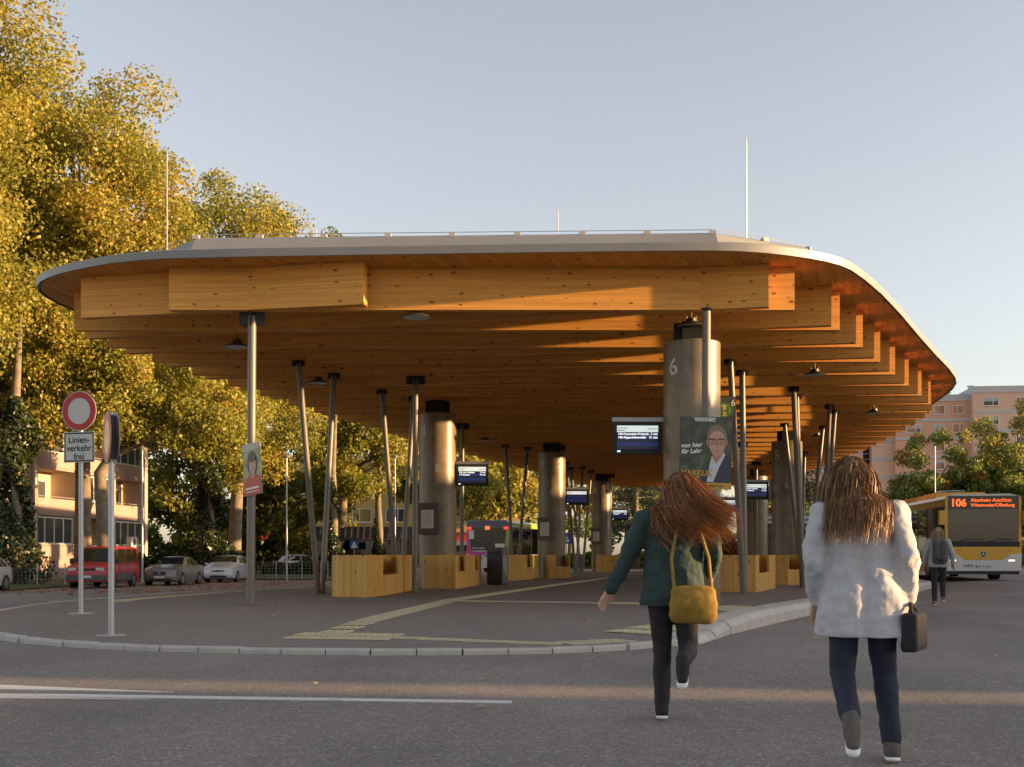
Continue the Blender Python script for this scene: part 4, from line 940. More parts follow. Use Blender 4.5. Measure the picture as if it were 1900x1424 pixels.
# ------------------------------------------------------------------ buildings
M['salmon'] = plain('salmon_render', (.60, .33, .22), .85, 0, .05, .6); M['salmon2'] = plain('pale_render', (.64, .42, .31), .85, 0, .05, .6)
M['band'] = plain('grey_band', (.44, .44, .44), .75, 0, .05); M['frame'] = plain('window_frame', (.62, .61, .58), .5, 0, .03)
M['pane'] = plain('window_glass', (.06, .07, .075), .06, 0, .15, .4); M['blind'] = plain('roller_blind', (.38, .38, .36), .6, 0, .06)
M['pink'] = plain('pinkish_panel', (.36, .26, .225), .85, 0, .07, 1.5); M['cream'] = plain('cream_wall', (.56, .46, .29), .85, 0, .06, 1); M['pilaster'] = plain('pilaster', (.50, .40, .33), .8, 0, .06, 1)
def window(t, x, y, z, w_, h_, ny=-1, mull=1, blind=0):
    """window in a wall whose outer face is at local y, looking towards -y"""
    b = MB()
    for a0, a1, c0, c1 in ((-w_ / 2, w_ / 2, h_ / 2 - .09, h_ / 2), (-w_ / 2, w_ / 2, -h_ / 2, -h_ / 2 + .09), (-w_ / 2, -w_ / 2 + .09, -h_ / 2 + .09, h_ / 2 - .09), (w_ / 2 - .09, w_ / 2, -h_ / 2 + .09, h_ / 2 - .09)): b.b2(a0, a1, -.05, .1, c0, c1)
    for k in range(1, mull + 1): xx = -w_ / 2 + w_ * k / (mull + 1) if mull > 1 else w_ * .12 * (1 if rnd.random() < .5 else -1); b.b2(xx - .05, xx + .05, -.035, .09, -h_ / 2 + .09, h_ / 2 - .09)
    f = b.build('window', M['frame'], t, loc=(x, y, z))
    MB().b2(-w_ / 2 + .02, w_ / 2 - .02, .0, .02, -h_ / 2 + .02, h_ / 2 - .02).build('pane', M['pane'], f)
    MB().b2(-w_ / 2 - .08, w_ / 2 + .08, -.14, -.051, -h_ / 2 - .05, -h_ / 2 + .02).build('sill', M['frame'], f)
    if blind: MB().b2(-w_ / 2 + .09, w_ / 2 - .09, -.02, -.004, h_ / 2 - h_ * blind, h_ / 2 - .09).build('blind', M['blind'], f)
    return f
# right: salmon apartment block in three sections, long facade turned slightly to the left
def block(label, x0, x1, y, top, storeys, wx, mat, rz, par=None):
    t = par; w_ = x1 - x0
    return t
sb = thing('apartment_block', 'tall salmon pink apartment block with grey bands behind the right trees', 'building', (56, 178, 0), R(-7))
def section(t, x0, x1, y, ztop, mat, wins, storey=2.82, zoff=0.0, stack=True):
    MB().b2(x0, x1, y, y + 14, -1, ztop).build('wall', mat, t)
    MB().b2(x0 - .02, x1 + .02, y - .12, y + 14.1, ztop + .001, ztop + 1.0).build('parapet', M['band'], t)
    z = ztop - storey; k = 0
    while z > 1:
        MB().b2(x0 + .01, x1 - .01, y - .08, y - .002, z - .24 + zoff, z + .24 + zoff).build('band', M['band'], t)
        for x, ww, m_ in wins:
            if x0 < x < x1: window(t, x, y, z + 1.5 + zoff, ww, 1.35, mull=m_, blind=rnd.choice([0, 0, .3, .5, .2]))
        z -= storey
section(sb, -13.0, -1.5, 3.0, 23.3, M['salmon2'], [(-10.6, 1.6, 1), (-3.6, 1.7, 1)], zoff=-.3)
MB().b2(-1.5, -.35, 4.2, 12, -1, 23.0).build('stair_tower', M['dark'], sb)
for i in range(26): MB().b2(-1.45, -.4, 4.0, 4.19, .6 + i * .86, .72 + i * .86).build('stair_bar', M['band'], sb)
section(sb, -.35, 2.9, 1.6, 24.4, M['salmon2'], [])
section(sb, 2.9, 14.0, 0.4, 24.6, M['salmon'], [(5.6, 2.2, 1), (9.4, 1.6, 0), (12.2, 1.7, 1)])
section(sb, 14.0, 40.0, -1.0, 25.6, M['salmon2'], [(16.6, 2.3, 1), (21, 1.6, 1), (25, 2.2, 1)])
for x, y, z in ((11.8, 5, 25.6), (15.2, 5, 26.6)): MB().b2(x - .3, x + .3, y, y + .6, z, z + .7).b2(x - .45, x + .45, y - .1, y + .7, z + .85, z + .95).b2(x - .06, x + .06, y + .2, y + .4, z + .7, z + .85).build('chimney', M['alu'], sb)
# left: pale apartment house with loggias, facade looking to the right
lbk = thing('apartment_house', 'pinkish apartment house with recessed balconies behind the left trees', 'building', (-28.6, 63.0, -.45), R(83.2))
# local x runs along the facade (away from camera), local -y looks towards the street
bays = [0, 4.9, 9.9, 14.9, 19.9]; SH = 2.78; NS = 6
MB().b2(0, 20.1, 1.55, 12, 0, NS * SH + 1.6).build('core_wall', M['cream'], lbk)
MB().b2(-.3, 20.4, -.3, 12.3, NS * SH + 1.61, NS * SH + 1.9).build('roof', M['band'], lbk)
MB().b2(0, 20.1, .02, 1.54, 0, 1.15).build('base_wall', M['pink'], lbk)
for x in bays: MB().b2(x - .22, x + .22, -.12, 1.56, 0, NS * SH + 1.6).build('pilaster', M['pilaster'], lbk); MB().tube([(x + .32, -.06, 0), (x + .32, -.06, NS * SH + 1.5)], .05, 8).build('downpipe', M['case'], lbk)
for s_ in range(NS):
    z = 1.15 + s_ * SH
    for b in range(4):
        x0, x1 = bays[b] + .22, bays[b + 1] - .22; xm = (x0 + x1) / 2
        MB().b2(x0, x1, .0, 1.54, z + .001, z + .14).build('floor_slab', M['pink'], lbk)
        MB().b2(x0, x1, -.05, .06, z + .142, z + 1.02).build('balcony_panel', M['pink'], lbk)
        if (b + s_) % 2 == 0:
            MB().tube([(x0, 0, z + 1.14), (x1, 0, z + 1.14)], .03, 6).build('hand_rail', M['pole'], lbk)
            MB().b2(xm - 1.4, xm - .4, 1.5, 1.545, z + .2, z + 2.3).build('balcony_door', M['frame'], lbk); window(lbk, xm + .8, 1.5, z + 1.55, 1.5, 1.4)
        else:
            window(lbk, xm, .1, z + 1.03 + .84, x1 - x0 - .1, 1.66, mull=3)
            MB().b2(x0, x1, .22, 1.5, z + 2.75, z + 2.765).build('lintel', M['frame'], lbk)
# satellite dish and a fan box on a balcony rail
t = thing('wall_unit', 'white air-conditioning box on the ground floor balcony of the apartment house', 'air conditioner', (-26.15, 79.0, 1.6), R(83))
MB().b2(-.45, .45, -.42, -.07, 0, .72).build('case', M['frame'], t); disc(MB(), .02, .24, -.425, -.421, .36).build('fan_grille', M['trim'], t)
# yellow shop building far behind with red fascia
M['yellow'] = plain('yellow_render', (.42, .30, .10), .85, 0, .06, .8); M['redband'] = plain('red_fascia', (.36, .03, .02), .6, 0, .05)
yb = thing('shop_building', 'yellow two-storey shop building with a red fascia beyond the car park', 'building', (-19, 132, 0), R(3))
MB().b2(-12, 20, 0, 14, -1, 12).build('wall', M['yellow'], yb); MB().b2(-12, 20, -.4, -.01, 2.6, 3.7).build('fascia', M['redband'], yb); MB().b2(-12, 20, -2, -.41, 2.2, 2.6).build('canopy_edge', M['frame'], yb)
MB().b2(-12.2, 20.2, -.2, 14.2, 12.01, 12.4).build('roof', M['band'], yb)
for i in range(8):
    for z in (5.6, 8.8): window(yb, -9.5 + i * 3.8, 0, z, 2.2, 1.6)
    MB().b2(-11 + i * 3.8, -8 + i * 3.8, -.05, -.01, .3, 2.15).build('shop_window', M['pane'], yb)
# glazed waiting shelter
sh = thing('waiting_shelter', 'glazed waiting shelter with a dark ribbed roof far behind the benches', 'shelter', (-10.5, 92, 0), R(4))
MB().prismx([(-1.2, 2.35), (0, 3.35), (1.6, 3.35), (2.6, 2.35), (2.6, 2.25), (-1.2, 2.25)], -5.2, 5.2).build('roof', M['bin'], sh)
for i in range(22): MB().box((-5.1 + i * .486, -.63, 2.89), (.05, 1.55, .05), M=Matrix.Rotation(R(39.8), 4, 'X')).build('roof_rib', M['binlt'], sh)
for i in range(7):
    MB().b2(-5.05 + i * 1.68, -4.97 + i * 1.68, -1.0, -.92, 0, 2.25).build('shelter_post', M['trim'], sh)
    if i < 6: MB().b2(-4.95 + i * 1.68, -3.40 + i * 1.68, -.97, -.95, .3, 2.2).build('pane', M['busglass'], sh)
MB().b2(-5, 5, 1.6, 1.7, 0, 2.25).build('back_wall', M['yellow'], sh)
# unseen house rows added on the right; heights and gap shape shadow and streak
def house(label, x, y, L, h, mat, dep=11):
    t = thing('shading_house', label, 'building', (x, y, 0), R(-90 - 7.4), 'unseen houses shading the square')
    MB().b2(-L / 2, L / 2, 0, dep, -1, h).build('wall', mat, t)
    MB().b2(-L / 2, L / 2, -.3, dep + .3, h + .001, h + .3).build('roof', M['band'], t)
    for k in range(int(L / 4)):
        for z in range(int(h / 3)): window(t, -L / 2 + 2 + k * 4, 0, 1.9 + z * 3, 1.6, 1.4)
    return t
HX = 52.0
def on_line(yground): return yground - .13 * HX         # where the ray that meets x = 0 at that distance crosses the house line
HZ = HX * math.tan(R(SUN_EL))
yS = on_line(9.42)
house('long low cream house row out of view on the right, added for its shadow', HX, yS - .58 - 24, 48, HZ + .55, M['cream'])
house('taller pinkish house row out of view on the right, added to shade the platform', HX, yS + .58 + 30, 60, HZ + 3.2, M['pink'])
house('cream end house out of view beyond the taller row, added for its shadow', HX, yS + 63 + 18, 34, HZ + 2.2, M['cream'])
# ------------------------------------------------------------------ trees
nr = np.random.default_rng(11)
M['bark'] = plain('plane_bark', (.17, .135, .09), .85, 0, .35, 2.5, bump=.6)
LG = leaf_mat('plane_leaves', [(0, (.135, .15, .026)), (.3, (.25, .25, .037)), (.65, (.365, .33, .052)), (.9, (.47, .39, .07)), (1, (.42, .23, .048))], .52)
LG2 = leaf_mat('green_leaves', [(0, (.10, .14, .03)), (.5, (.20, .245, .05)), (.85, (.32, .30, .06)), (1, (.46, .18, .05))], .5)
LI = leaf_mat('ivy_leaves', [(0, (.012, .022, .007)), (.6, (.035, .05, .012)), (1, (.10, .10, .02))], .2, .35)
LC = leaf_mat('cedar_needles', [(0, (.02, .032, .022)), (1, (.065, .08, .055))], .1)
LO = leaf_mat('autumn_leaves', [(0, (.12, .06, .015)), (.5, (.35, .14, .03)), (1, (.5, .16, .05))], .35)
def leaves(cent, size, tint, flat=0.0, out=None, aspect=.8):
    """mesh of lobed leaves: cent (n,3), size (n), tint (n); out (n,3) preferred facing"""
    n = len(cent)
    nrm = nr.normal(size=(n, 3)); 
    if out is not None: nrm = nrm * .75 + out * 1.0
    nrm[:, 2] += flat; nrm /= np.linalg.norm(nrm, axis=1)[:, None]
    a = np.cross(nrm, nr.normal(size=(n, 3))); a /= np.linalg.norm(a, axis=1)[:, None]; b = np.cross(nrm, a)
    s_ = size[:, None] * .5
    pat = [(-.1, -1.0, 0), (.95, -.1, .12), (.45, .85, .0), (-.5, .9, .1), (-.85, -.2, .12)]
    V = np.stack([cent + s_ * (a * (u * aspect) + b * v + nrm * w_) for u, v, w_ in pat], 1)
    return V.reshape(-1, 3), len(pat), np.repeat(tint, len(pat))
def leaf_obj(name, V, k, tint, mat, parent, origin):
    n = len(V) // k; me = bpy.data.meshes.new(name)
    V = V - np.array(origin)
    me.vertices.add(len(V)); me.vertices.foreach_set('co', V.astype(np.float32).ravel())
    me.loops.add(n * k); me.loops.foreach_set('vertex_index', np.arange(n * k, dtype=np.int32))
    me.polygons.add(n); me.polygons.foreach_set('loop_start', np.arange(0, n * k, k, dtype=np.int32)); me.polygons.foreach_set('loop_total', np.full(n, k, dtype=np.int32))
    at_ = me.attributes.new('tint', 'FLOAT', 'POINT'); at_.data.foreach_set('value', tint.astype(np.float32))
    me.materials.append(mat); me.update(calc_edges=True)
    return obj(name, me, parent)
def tree(name, label, X, Y, z0, crown, nclump, nleaf, lsize, mat, trunk=(.5, 8), group='trees', cl=(1.0, 2.0), tint=(.15, .8), cut=None, bare=.0):
    """crown: list of (cx, cy, cz, rx, ry, rz) ellipsoids in world coordinates"""
    t = thing(name, label, 'tree', (X, Y, z0), 0, group); O = (X, Y, z0)
    cc = []; wts = np.array([c[3] * c[4] * c[5] for c in crown]) ** .75; wts /= wts.sum()
    while len(cc) < nclump:
        c = crown[nr.choice(len(crown), p=wts)]
        d = nr.normal(size=3); d /= np.linalg.norm(d); r_ = nr.uniform(.25, 1.0) ** .55
        p = np.array(c[:3]) + d * r_ * np.array(c[3:]) * nr.uniform(.86, 1.08)
        if cut and cut(p): continue
        cc.append((p, nr.uniform(*cl), nr.uniform(*tint), d))
    per = nleaf // nclump; P, Sz, T, Oo = [], [], [], []
    for p, r_, ti, d in cc:
        m_ = int(per * (r_ / np.mean(cl)) ** 2)
        q = nr.normal(size=(m_, 3)); q /= np.linalg.norm(q, axis=1)[:, None]
        rad = nr.uniform(.15, 1.0, m_) ** .6
        pts = p + q * (rad * r_)[:, None] * np.array([1.0, 1.0, .8])
        P.append(pts); Sz.append(nr.uniform(.65, 1.3, m_) * lsize); T.append(np.clip(ti + nr.normal(0, .17, m_), 0, 1)); Oo.append(q * .5 + np.array([0, 0, .3]))
    P, Sz, T, Oo = map(np.concatenate, (P, Sz, T, Oo))
    V, k, tt = leaves(P, Sz, T, out=Oo)
    leaf_obj('crown', V, k, tt, mat, t, O)
    tr_r, tr_h = trunk; b = MB()
    top = Vector((sum(c[0] for c in crown) / len(crown), sum(c[1] for c in crown) / len(crown), max(c[2] for c in crown)))
    b0 = Vector((X, Y, z0)); fork = Vector((X + rnd.uniform(-.4, .4), Y, z0 + tr_h))
    b.tube([b0 - b0, (b0 + (fork - b0) * .15) - b0, fork - b0, (fork + (top - fork) * .55) - b0, top - b0], [tr_r * 1.35, tr_r, tr_r * .8, tr_r * .5, tr_r * .12], 12)
    b.build('trunk', M['bark'], t, smooth=True)
    lb_ = MB(); order = sorted(cc, key=lambda c: -c[1])[:max(10, nclump // 3)]
    for p, r_, ti, d in order:
        u = min(.95, max(.05, (p[2] - fork.z) / max(1, top.z - fork.z) * .75)); s0 = fork + (top - fork) * u * .7
        e = Vector(p); mid = (s0 + e) / 2 + Vector((rnd.uniform(-.6, .6), rnd.uniform(-.6, .6), rnd.uniform(.0, 1.0)))
        L = (e - s0).length; r0 = min(tr_r * .42, .02 + L * .016)
        lb_.tube([s0 - b0, (s0 * .6 + mid * .4) - b0, mid - b0, e - b0], [r0, r0 * .8, r0 * .5, .015], 6, caps=False)
    lb_.build('limbs', M['bark'], t, smooth=True)
    return t
# plane trees along the left street
G0 = g(-26, 60)
tree('plane_tree', 'tallest golden plane tree, at the left edge of the picture', -29.5, 56.5, G0, [(-30, 56, 22, 7.2, 6, 14), (-29, 55, 12.5, 5.5, 5, 5), (-26.2, 55, 14, 3.2, 4, 4)], 230, 118000, .185, LG, (.55, 9), 'plane trees along the left street', (1.1, 2.3), (.3, .8))
tree('plane_tree', 'broad golden plane tree behind the round no-entry sign', -24.8, 67, G0, [(-25.0, 66, 21.0, 6.6, 5.5, 7.8), (-24.2, 65, 14, 6.2, 5.5, 6), (-21.6, 64.5, 20.0, 3.2, 4, 5), (-28.5, 66, 24.5, 3.0, 4, 4)], 260, 128000, .19, LG, (.5, 8), 'plane trees along the left street', (1.0, 2.1), (.35, .85))
tree('plane_tree', 'golden plane tree rising just left of the canopy roof', -19.5, 81, G0, [(-20.3, 80, 19.6, 6.2, 5.5, 8.4), (-18.2, 79, 12, 5.5, 5, 5.5), (-16.2, 80, 22.6, 3.2, 3, 3.0)], 220, 98000, .205, LG, (.5, 7), 'plane trees along the left street', (1.0, 2.1), (.3, .75))
tree('plane_tree', 'plane tree in front of the saloon car lane, low branches over the balconies', -22.2, 63.5, G0, [(-22.5, 63.5, 10.0, 4.8, 3.2, 3.6), (-17.8, 66, 9.5, 3.6, 4, 4.0)], 120, 42000, .19, LG, (.4, 6), 'plane trees along the left street', (.7, 1.4), (.3, .85), cut=lambda p: p[2] < 6.3 + 1.0 * abs(math.sin(p[0] * 1.3)))
tree('plane_tree', 'green and gold plane tree seen between the left posts', -13.6, 92, G0, [(-14, 91, 17.0, 5.8, 5, 9.0), (-12, 90, 9.5, 5.0, 4.5, 4.5)], 150, 52000, .26, LG, (.45, 6), 'plane trees along the left street', (.9, 1.8), (.05, .7))
tree('plane_tree', 'plane tree behind the column marked one', -8.2, 104, 0, [(-8.5, 103, 12.5, 5.5, 5, 7), (-6, 102, 8.0, 4.5, 4, 3.5)], 90, 26000, .32, LG, (.4, 5), 'plane trees along the left street', (.9, 1.8), (.05, .7))
tree('plane_tree', 'golden tree above the roof of the magenta bus', -1.0, 116, 0, [(-1.5, 115, 9.0, 6.0, 5, 6.5)], 60, 15000, .38, LG, (.35, 4), 'plane trees along the left street', (1.0, 2.0), (.15, .8))
tree('plane_tree', 'farthest tree in the row, behind the column marked two', 6.5, 128, 0, [(6, 127, 9.0, 6.0, 5, 6.5)], 45, 10000, .45, LG2, (.35, 4), 'plane trees along the left street', (1.0, 2.0), (.1, .8))
tree('background_tree', 'dense green tree filling the gap behind the grey saloon car', -27.5, 104, 0, [(-27, 104, 8.5, 7.5, 5, 8)], 70, 22000, .36, LG, (.35, 4), 'far background trees', (1.0, 2.0), (.0, .5))
tree('background_tree', 'dense dark green tree behind the silver hatchback', -21.0, 106, 0, [(-20.5, 106, 8.0, 6.5, 5, 7.5)], 60, 18000, .36, LG, (.35, 4), 'far background trees', (1.0, 2.0), (.0, .5))
tree('background_tree', 'tall golden tree filling the left edge behind the apartment house', -40, 92, 0, [(-40, 92, 14, 9, 6, 13)], 70, 22000, .36, LG, (.35, 4), 'far background trees', (1.0, 2.2), (.2, .7))
# green trees on the right
tree('green_tree', 'green tree between the canopy end and the yellow bus', 34.2, 95, .1, [(34.4, 95, 8.2, 4.3, 4, 3.8), (33, 94, 5.2, 4.6, 4, 2.8), (36.5, 95, 6, 3.0, 3, 3)], 75, 19000, .26, LG2, (.25, 3), 'trees by the right road', (.6, 1.25), (.2, .95))
tree('green_tree', 'green tree cut off by the right edge above the yellow bus', 42.0, 95, .1, [(42.2, 95, 8.8, 4.4, 4, 4.6), (40.2, 94, 5.5, 3.4, 4, 3)], 70, 17000, .26, LG2, (.25, 3), 'trees by the right road', (.6, 1.25), (.15, .85))
tree('green_tree', 'low bushy tree with rusty leaves behind the yellow bus', 38.0, 98, .1, [(37.8, 98, 4.2, 3.2, 3, 3.2)], 36, 9000, .25, LG2, (.2, 2), 'trees by the right road', (.6, 1.2), (.4, 1.0))
for i, (x, y, h_) in enumerate(((14, 140, 12), (22, 150, 13), (-3, 150, 12), (30, 135, 10))):
    tree('background_tree', ['dark tree in the gap right of column three', 'dark tree in the far background left of column five', 'far background tree behind the magenta bus', 'far background tree behind the half-hidden column'][i], x, y, 0, [(x, y, h_ * .55, 6, 5, h_ * .45)], 36, 7000, .5, LG2, (.3, 3), 'far background trees', (1.1, 2.2), (.0, .6))
# cedars with flat drooping sprays
def cedar(label, X, Y, H, Rr, n):
    t = thing('cedar_tree', label, 'tree', (X, Y, .05), 0, 'blue-grey cedars'); P, T, Oo = [], [], []
    tk = MB().tube([(0, 0, 0), (0, 0, H * .5), (0, 0, H)], [.32, .22, .03], 10); lim = MB()
    for i in range(n):
        z = H * nr.uniform(.16, .98); r_ = Rr * (1 - z / H) ** .6 * nr.uniform(.75, 1.1); a = nr.uniform(0, 6.283); d = np.array([math.cos(a), math.sin(a), 0])
        lim.tube([(0, 0, z), tuple(d * r_ * .5 + np.array([0, 0, z + .15])), tuple(d * r_ + np.array([0, 0, z - .35]))], [.06, .04, .01], 5, caps=False)
        m_ = 260; u = nr.uniform(.2, 1.0, m_)
        pts = d * (u * r_)[:, None] + np.stack([nr.normal(0, .32, m_), nr.normal(0, .32, m_), z - .25 * u ** 2 - np.abs(nr.normal(0, .28, m_))], 1)
        P.append(pts); T.append(np.clip(nr.normal(.5, .2, m_), 0, 1))
    P, T = np.concatenate(P) + np.array([X, Y, .05]), np.concatenate(T)
    V, k, tt = leaves(P, nr.uniform(.14, .34, len(P)), T, aspect=.22); leaf_obj('crown', V, k, tt, LC, t, (X, Y, .05))
    tk.build('trunk', M['bark'], t, smooth=True); lim.build('limbs', M['bark'], t, smooth=True)
cedar('blue-grey cedar behind the column marked three', 9.6, 90, 13, 4.6, 46)
cedar('cedar behind the column marked five, tip showing right of the roof', 20.0, 82, 11.5, 4.4, 46)
cedar('cedar left of the half-hidden column in the background', 15.0, 92, 12, 4.4, 40)
# ivy-covered trunks
def ivy(label, X, Y, H, r0, n, mat=LI, ls=.2):
    z0 = g(X, Y); t = thing('ivy_trunk', label, 'tree', (X, Y, z0), 0, 'ivy-covered trunks')
    MB().tube([(0, 0, 0), (.1, 0, H * .6), (0, 0, H), (.3, .2, H + 6)], [.35, .3, .24, .04], 10).build('trunk', M['bark'], t, smooth=True)
    z = nr.uniform(0, 1, n) ** .9 * H; a = nr.uniform(0, 6.283, n)
    rr = r0 * (.55 + .45 * np.sin(z * 1.7 + a * 2) * .5 + .3 * np.sin(z * .8 + 1)) * np.clip((H - z) / (H * .25), .25, 1) * nr.uniform(.6, 1.1, n)
    P = np.stack([X + rr * np.cos(a), Y + rr * np.sin(a), z0 + z], 1)
    V, k, tt = leaves(P, nr.uniform(.6, 1.3, n) * ls, np.clip(nr.normal(.45, .25, n), 0, 1), out=np.stack([np.cos(a), np.sin(a), np.full(n, .3)], 1)); leaf_obj('ivy', V, k, tt, mat, t, (X, Y, z0))
ivy('dark ivy-covered trunk at the left picture edge behind the fence', -25.2, 58.8, 9.5, 1.7, 9000)
ivy('wide ivy-covered trunk behind the grey saloon car', -19.0, 73, 8.2, 2.1, 11000)
ivy('slim ivy-covered trunk seen between the first leaning posts', -12.7, 82, 7.5, .95, 5000)
ivy('thin dark ivy-covered trunk in front of the shelter', -10.4, 90, 5.5, .6, 3000)
# hedges and shrubs
def shrub(name, label, x0, x1, y, z1, dep, n, mat, ls, lo=.2, hi=.8, grp='hedges and shrubs'):
    X = (x0 + x1) / 2; t = thing(name, label, 'shrub', (X, y, 0), 0, grp)
    P = np.stack([nr.uniform(x0, x1, n), y + nr.uniform(-dep / 2, dep / 2, n), nr.uniform(0, 1, n) ** .7 * z1], 1)
    P[:, 2] *= .75 + .25 * np.sin(P[:, 0] * 2.1) * np.cos(P[:, 0] * .7 + 1); P[:, 2] += g(X, y)
    V, k, tt = leaves(P, nr.uniform(.7, 1.3, n) * ls, nr.uniform(lo, hi, n)); leaf_obj('foliage', V, k, tt, mat, t, (X, y, 0))
    st_ = MB()
    for i in range(int((x1 - x0) / .8) + 1): st_.tube([(x0 - X + i * .8, 0, g(X, y)), (x0 - X + i * .8 + .1, 0, z1 * .6)], .03, 5)
    st_.build('stems', M['bark'], t)
shrub('hedge', 'long low dark hedge in front of the far car park', -19, -8.5, 88, 1.15, 1.6, 9000, LI, .22)
shrub('hedge', 'hedge behind the column marked two and the posts', 2, 12, 97, 1.5, 1.4, 6000, LG2, .25)
shrub('autumn_shrub', 'glowing orange shrub behind the right bench', 15.2, 18.0, 86, 2.9, 2.0, 3500, LO, .22, .1, 1.0)
shrub('hedge', 'hedge in the far right background behind the bus', 20, 60, 118, 2.6, 2.0, 12000, LG2, .35)
shrub('shrub', 'dense shrub at the foot of the wide ivy trunk', -24.0, -16.6, 74.5, 2.2, 2.0, 7000, LI, .2)
shrub('hedge', 'dense background hedge left of the yellow shop building', -52, -20, 108, 4.5, 2.5, 14000, LG2, .4, 0, .6)
# fallen leaves
LF = leaf_mat('dry_leaves', [(0, (.2, .13, .05)), (1, (.5, .40, .2))], .1)
def litter(name, label, n, region, size, mat):
    P = []
    while len(P) < n:
        x, y = region(); P.append((x, y))
    P = np.array(P); z = np.array([(PZ(x, y) if plat_in(x, y) else g(x, y)) + .008 for x, y in P])
    V, k, tt = leaves(np.column_stack([P, z + size * .12]), nr.uniform(.6, 1.2, n) * size, nr.uniform(.4, 1, n), flat=5.0)
    o = leaf_obj(name, V, k, tt, mat, None, (0, 0, 0)); tag(o, label, 'leaves', kind='stuff')
def plat_in(x, y):
    c = False; n = len(plat)
    for i in range(n):
        (x0, y0), (x1, y1) = plat[i], plat[i - 1]
        if (y0 > y) != (y1 > y) and x < (x1 - x0) * (y - y0) / (y1 - y0) + x0: c = not c
    return c
litter('fallen_leaves', 'scattered fallen leaves on the road and platform', 60, lambda: ((lambda d: (nr.uniform(-.42, .42) * d, d))(8 + 30 * nr.uniform(0, 1) ** 1.1)), .085, LF)
litter('leaf_litter', 'orange leaf litter along the parked cars', 2600, lambda: (nr.uniform(-27, -10), nr.uniform(44, 72)), .17, LO)
# ------------------------------------------------------------------ people
def caps(b, p0, p1, r0, r1, n=14, sq=None):
    """tapered capsule; sq = (axis vector, factor) flattens it across that axis"""
    p0, p1 = Vector(p0), Vector(p1); d = p1 - p0; L = max(d.length, 1e-5); d = d / L
    up = Vector((0, 1, 0)) if abs(d.y) < .9 else Vector((1, 0, 0)); a = d.cross(up).normalized(); c = d.cross(a)
    rings = [(p0, r0, -math.cos(t) * r0, math.sin(t) * r0) for t in (.12, .45, .8, 1.2)] + [(p0, r0, 0, r0)] + [(p1, r1, 0, r1)] + [(p1, r1, math.cos(t) * r1, math.sin(t) * r1) for t in (1.2, .8, .45, .12)]
    o = len(b.v)
    for p, _, off, r_ in rings:
        for k in range(n):
            t = 2 * math.pi * k / n; w_ = a * math.cos(t) * r_ + c * math.sin(t) * r_
            if sq: w_ -= sq[0] * (w_.dot(sq[0])) * (1 - sq[1])
            b.v.append(tuple(p + d * off + w_))
    m_ = len(rings)
    for i in range(m_ - 1):
        for k in range(n): b.f.append((o + i * n + k, o + i * n + (k + 1) % n, o + (i + 1) * n + (k + 1) % n, o + (i + 1) * n + k)); b.m.append(0)
    b.f.append(tuple(o + k for k in range(n))[::-1]); b.f.append(tuple(o + (m_ - 1) * n + k for k in range(n))); b.m += [0, 0]
    return b
def chain(b, pts, rs, **k):
    for (p, q), (r0, r1) in zip(zip(pts, pts[1:]), zip(rs, rs[1:])): caps(b, p, q, r0, r1, **k)
    return b
cloudtex = bpy.data.textures.new('folds', 'CLOUDS'); cloudtex.noise_scale = .12; cloudtex.noise_depth = 2
wrinkle = bpy.data.textures.new('wrinkles', 'CLOUDS'); wrinkle.noise_scale = .04; wrinkle.noise_depth = 4; wrinkle.noise_type = 'HARD_NOISE'
def remeshed(o, vox, smooth=8, folds=0.0):
    m_ = o.modifiers.new('remesh', 'REMESH'); m_.mode = 'VOXEL'; m_.voxel_size = vox; m_.use_smooth_shade = True
    if smooth: s_ = o.modifiers.new('smooth', 'SMOOTH'); s_.iterations = smooth; s_.factor = .5
    if folds: d = o.modifiers.new('folds', 'DISPLACE'); d.texture = cloudtex; d.strength = folds; d.mid_level = .5; d.texture_coords = 'LOCAL'; d2 = o.modifiers.new('wrinkles', 'DISPLACE'); d2.texture = wrinkle; d2.strength = folds * .14; d2.mid_level = .5; d2.texture_coords = 'LOCAL'
    return o
def cut_below(o, z, thick=.008):
    me = bpy.data.meshes.new_from_object(o.evaluated_get(bpy.context.evaluated_depsgraph_get())); o.modifiers.clear(); o.data = me
    bm = bmesh.new(); bm.from_mesh(me); bmesh.ops.bisect_plane(bm, geom=bm.verts[:] + bm.edges[:] + bm.faces[:], plane_co=(0, 0, z), plane_no=(0, .06, -1), clear_outer=True); bm.to_mesh(me); bm.free()
    me.polygons.foreach_set('use_smooth', [True] * len(me.polygons))
    s_ = o.modifiers.new('solid', 'SOLIDIFY'); s_.thickness = thick; s_.offset = -1
def hand(b, wr, d, side, curl=.5):
    """palm and five bent fingers; d = direction of the hand, side = thumb direction"""
    wr, d, side = Vector(wr), Vector(d).normalized(), Vector(side).normalized(); side = (side - d * side.dot(d)).normalized(); nrm = d.cross(side)
    for k in (-1.2, -.4, .4, 1.2): caps(b, wr + side * k * .012, wr + d * .085 + side * k * .019, .014, .013, 8)
    for k, L in ((1.4, .068), (.47, .078), (-.47, .072), (-1.4, .055)):
        q = wr + d * .09 + side * k * .0205; e = q + d * L * .5 + nrm * L * .15 * curl; e2 = e + (d * (1 - .5 * curl) + nrm * curl).normalized() * L * .5
        caps(b, q, e, .0095, .009, 8); caps(b, e, e2, .009, .0075, 8)
    q = wr + side * .026 + d * .02; e = q + side * .026 + d * .035; caps(b, q, e, .012, .010, 8); caps(b, e, e + d * .03 + side * .004, .010, .008, 8)
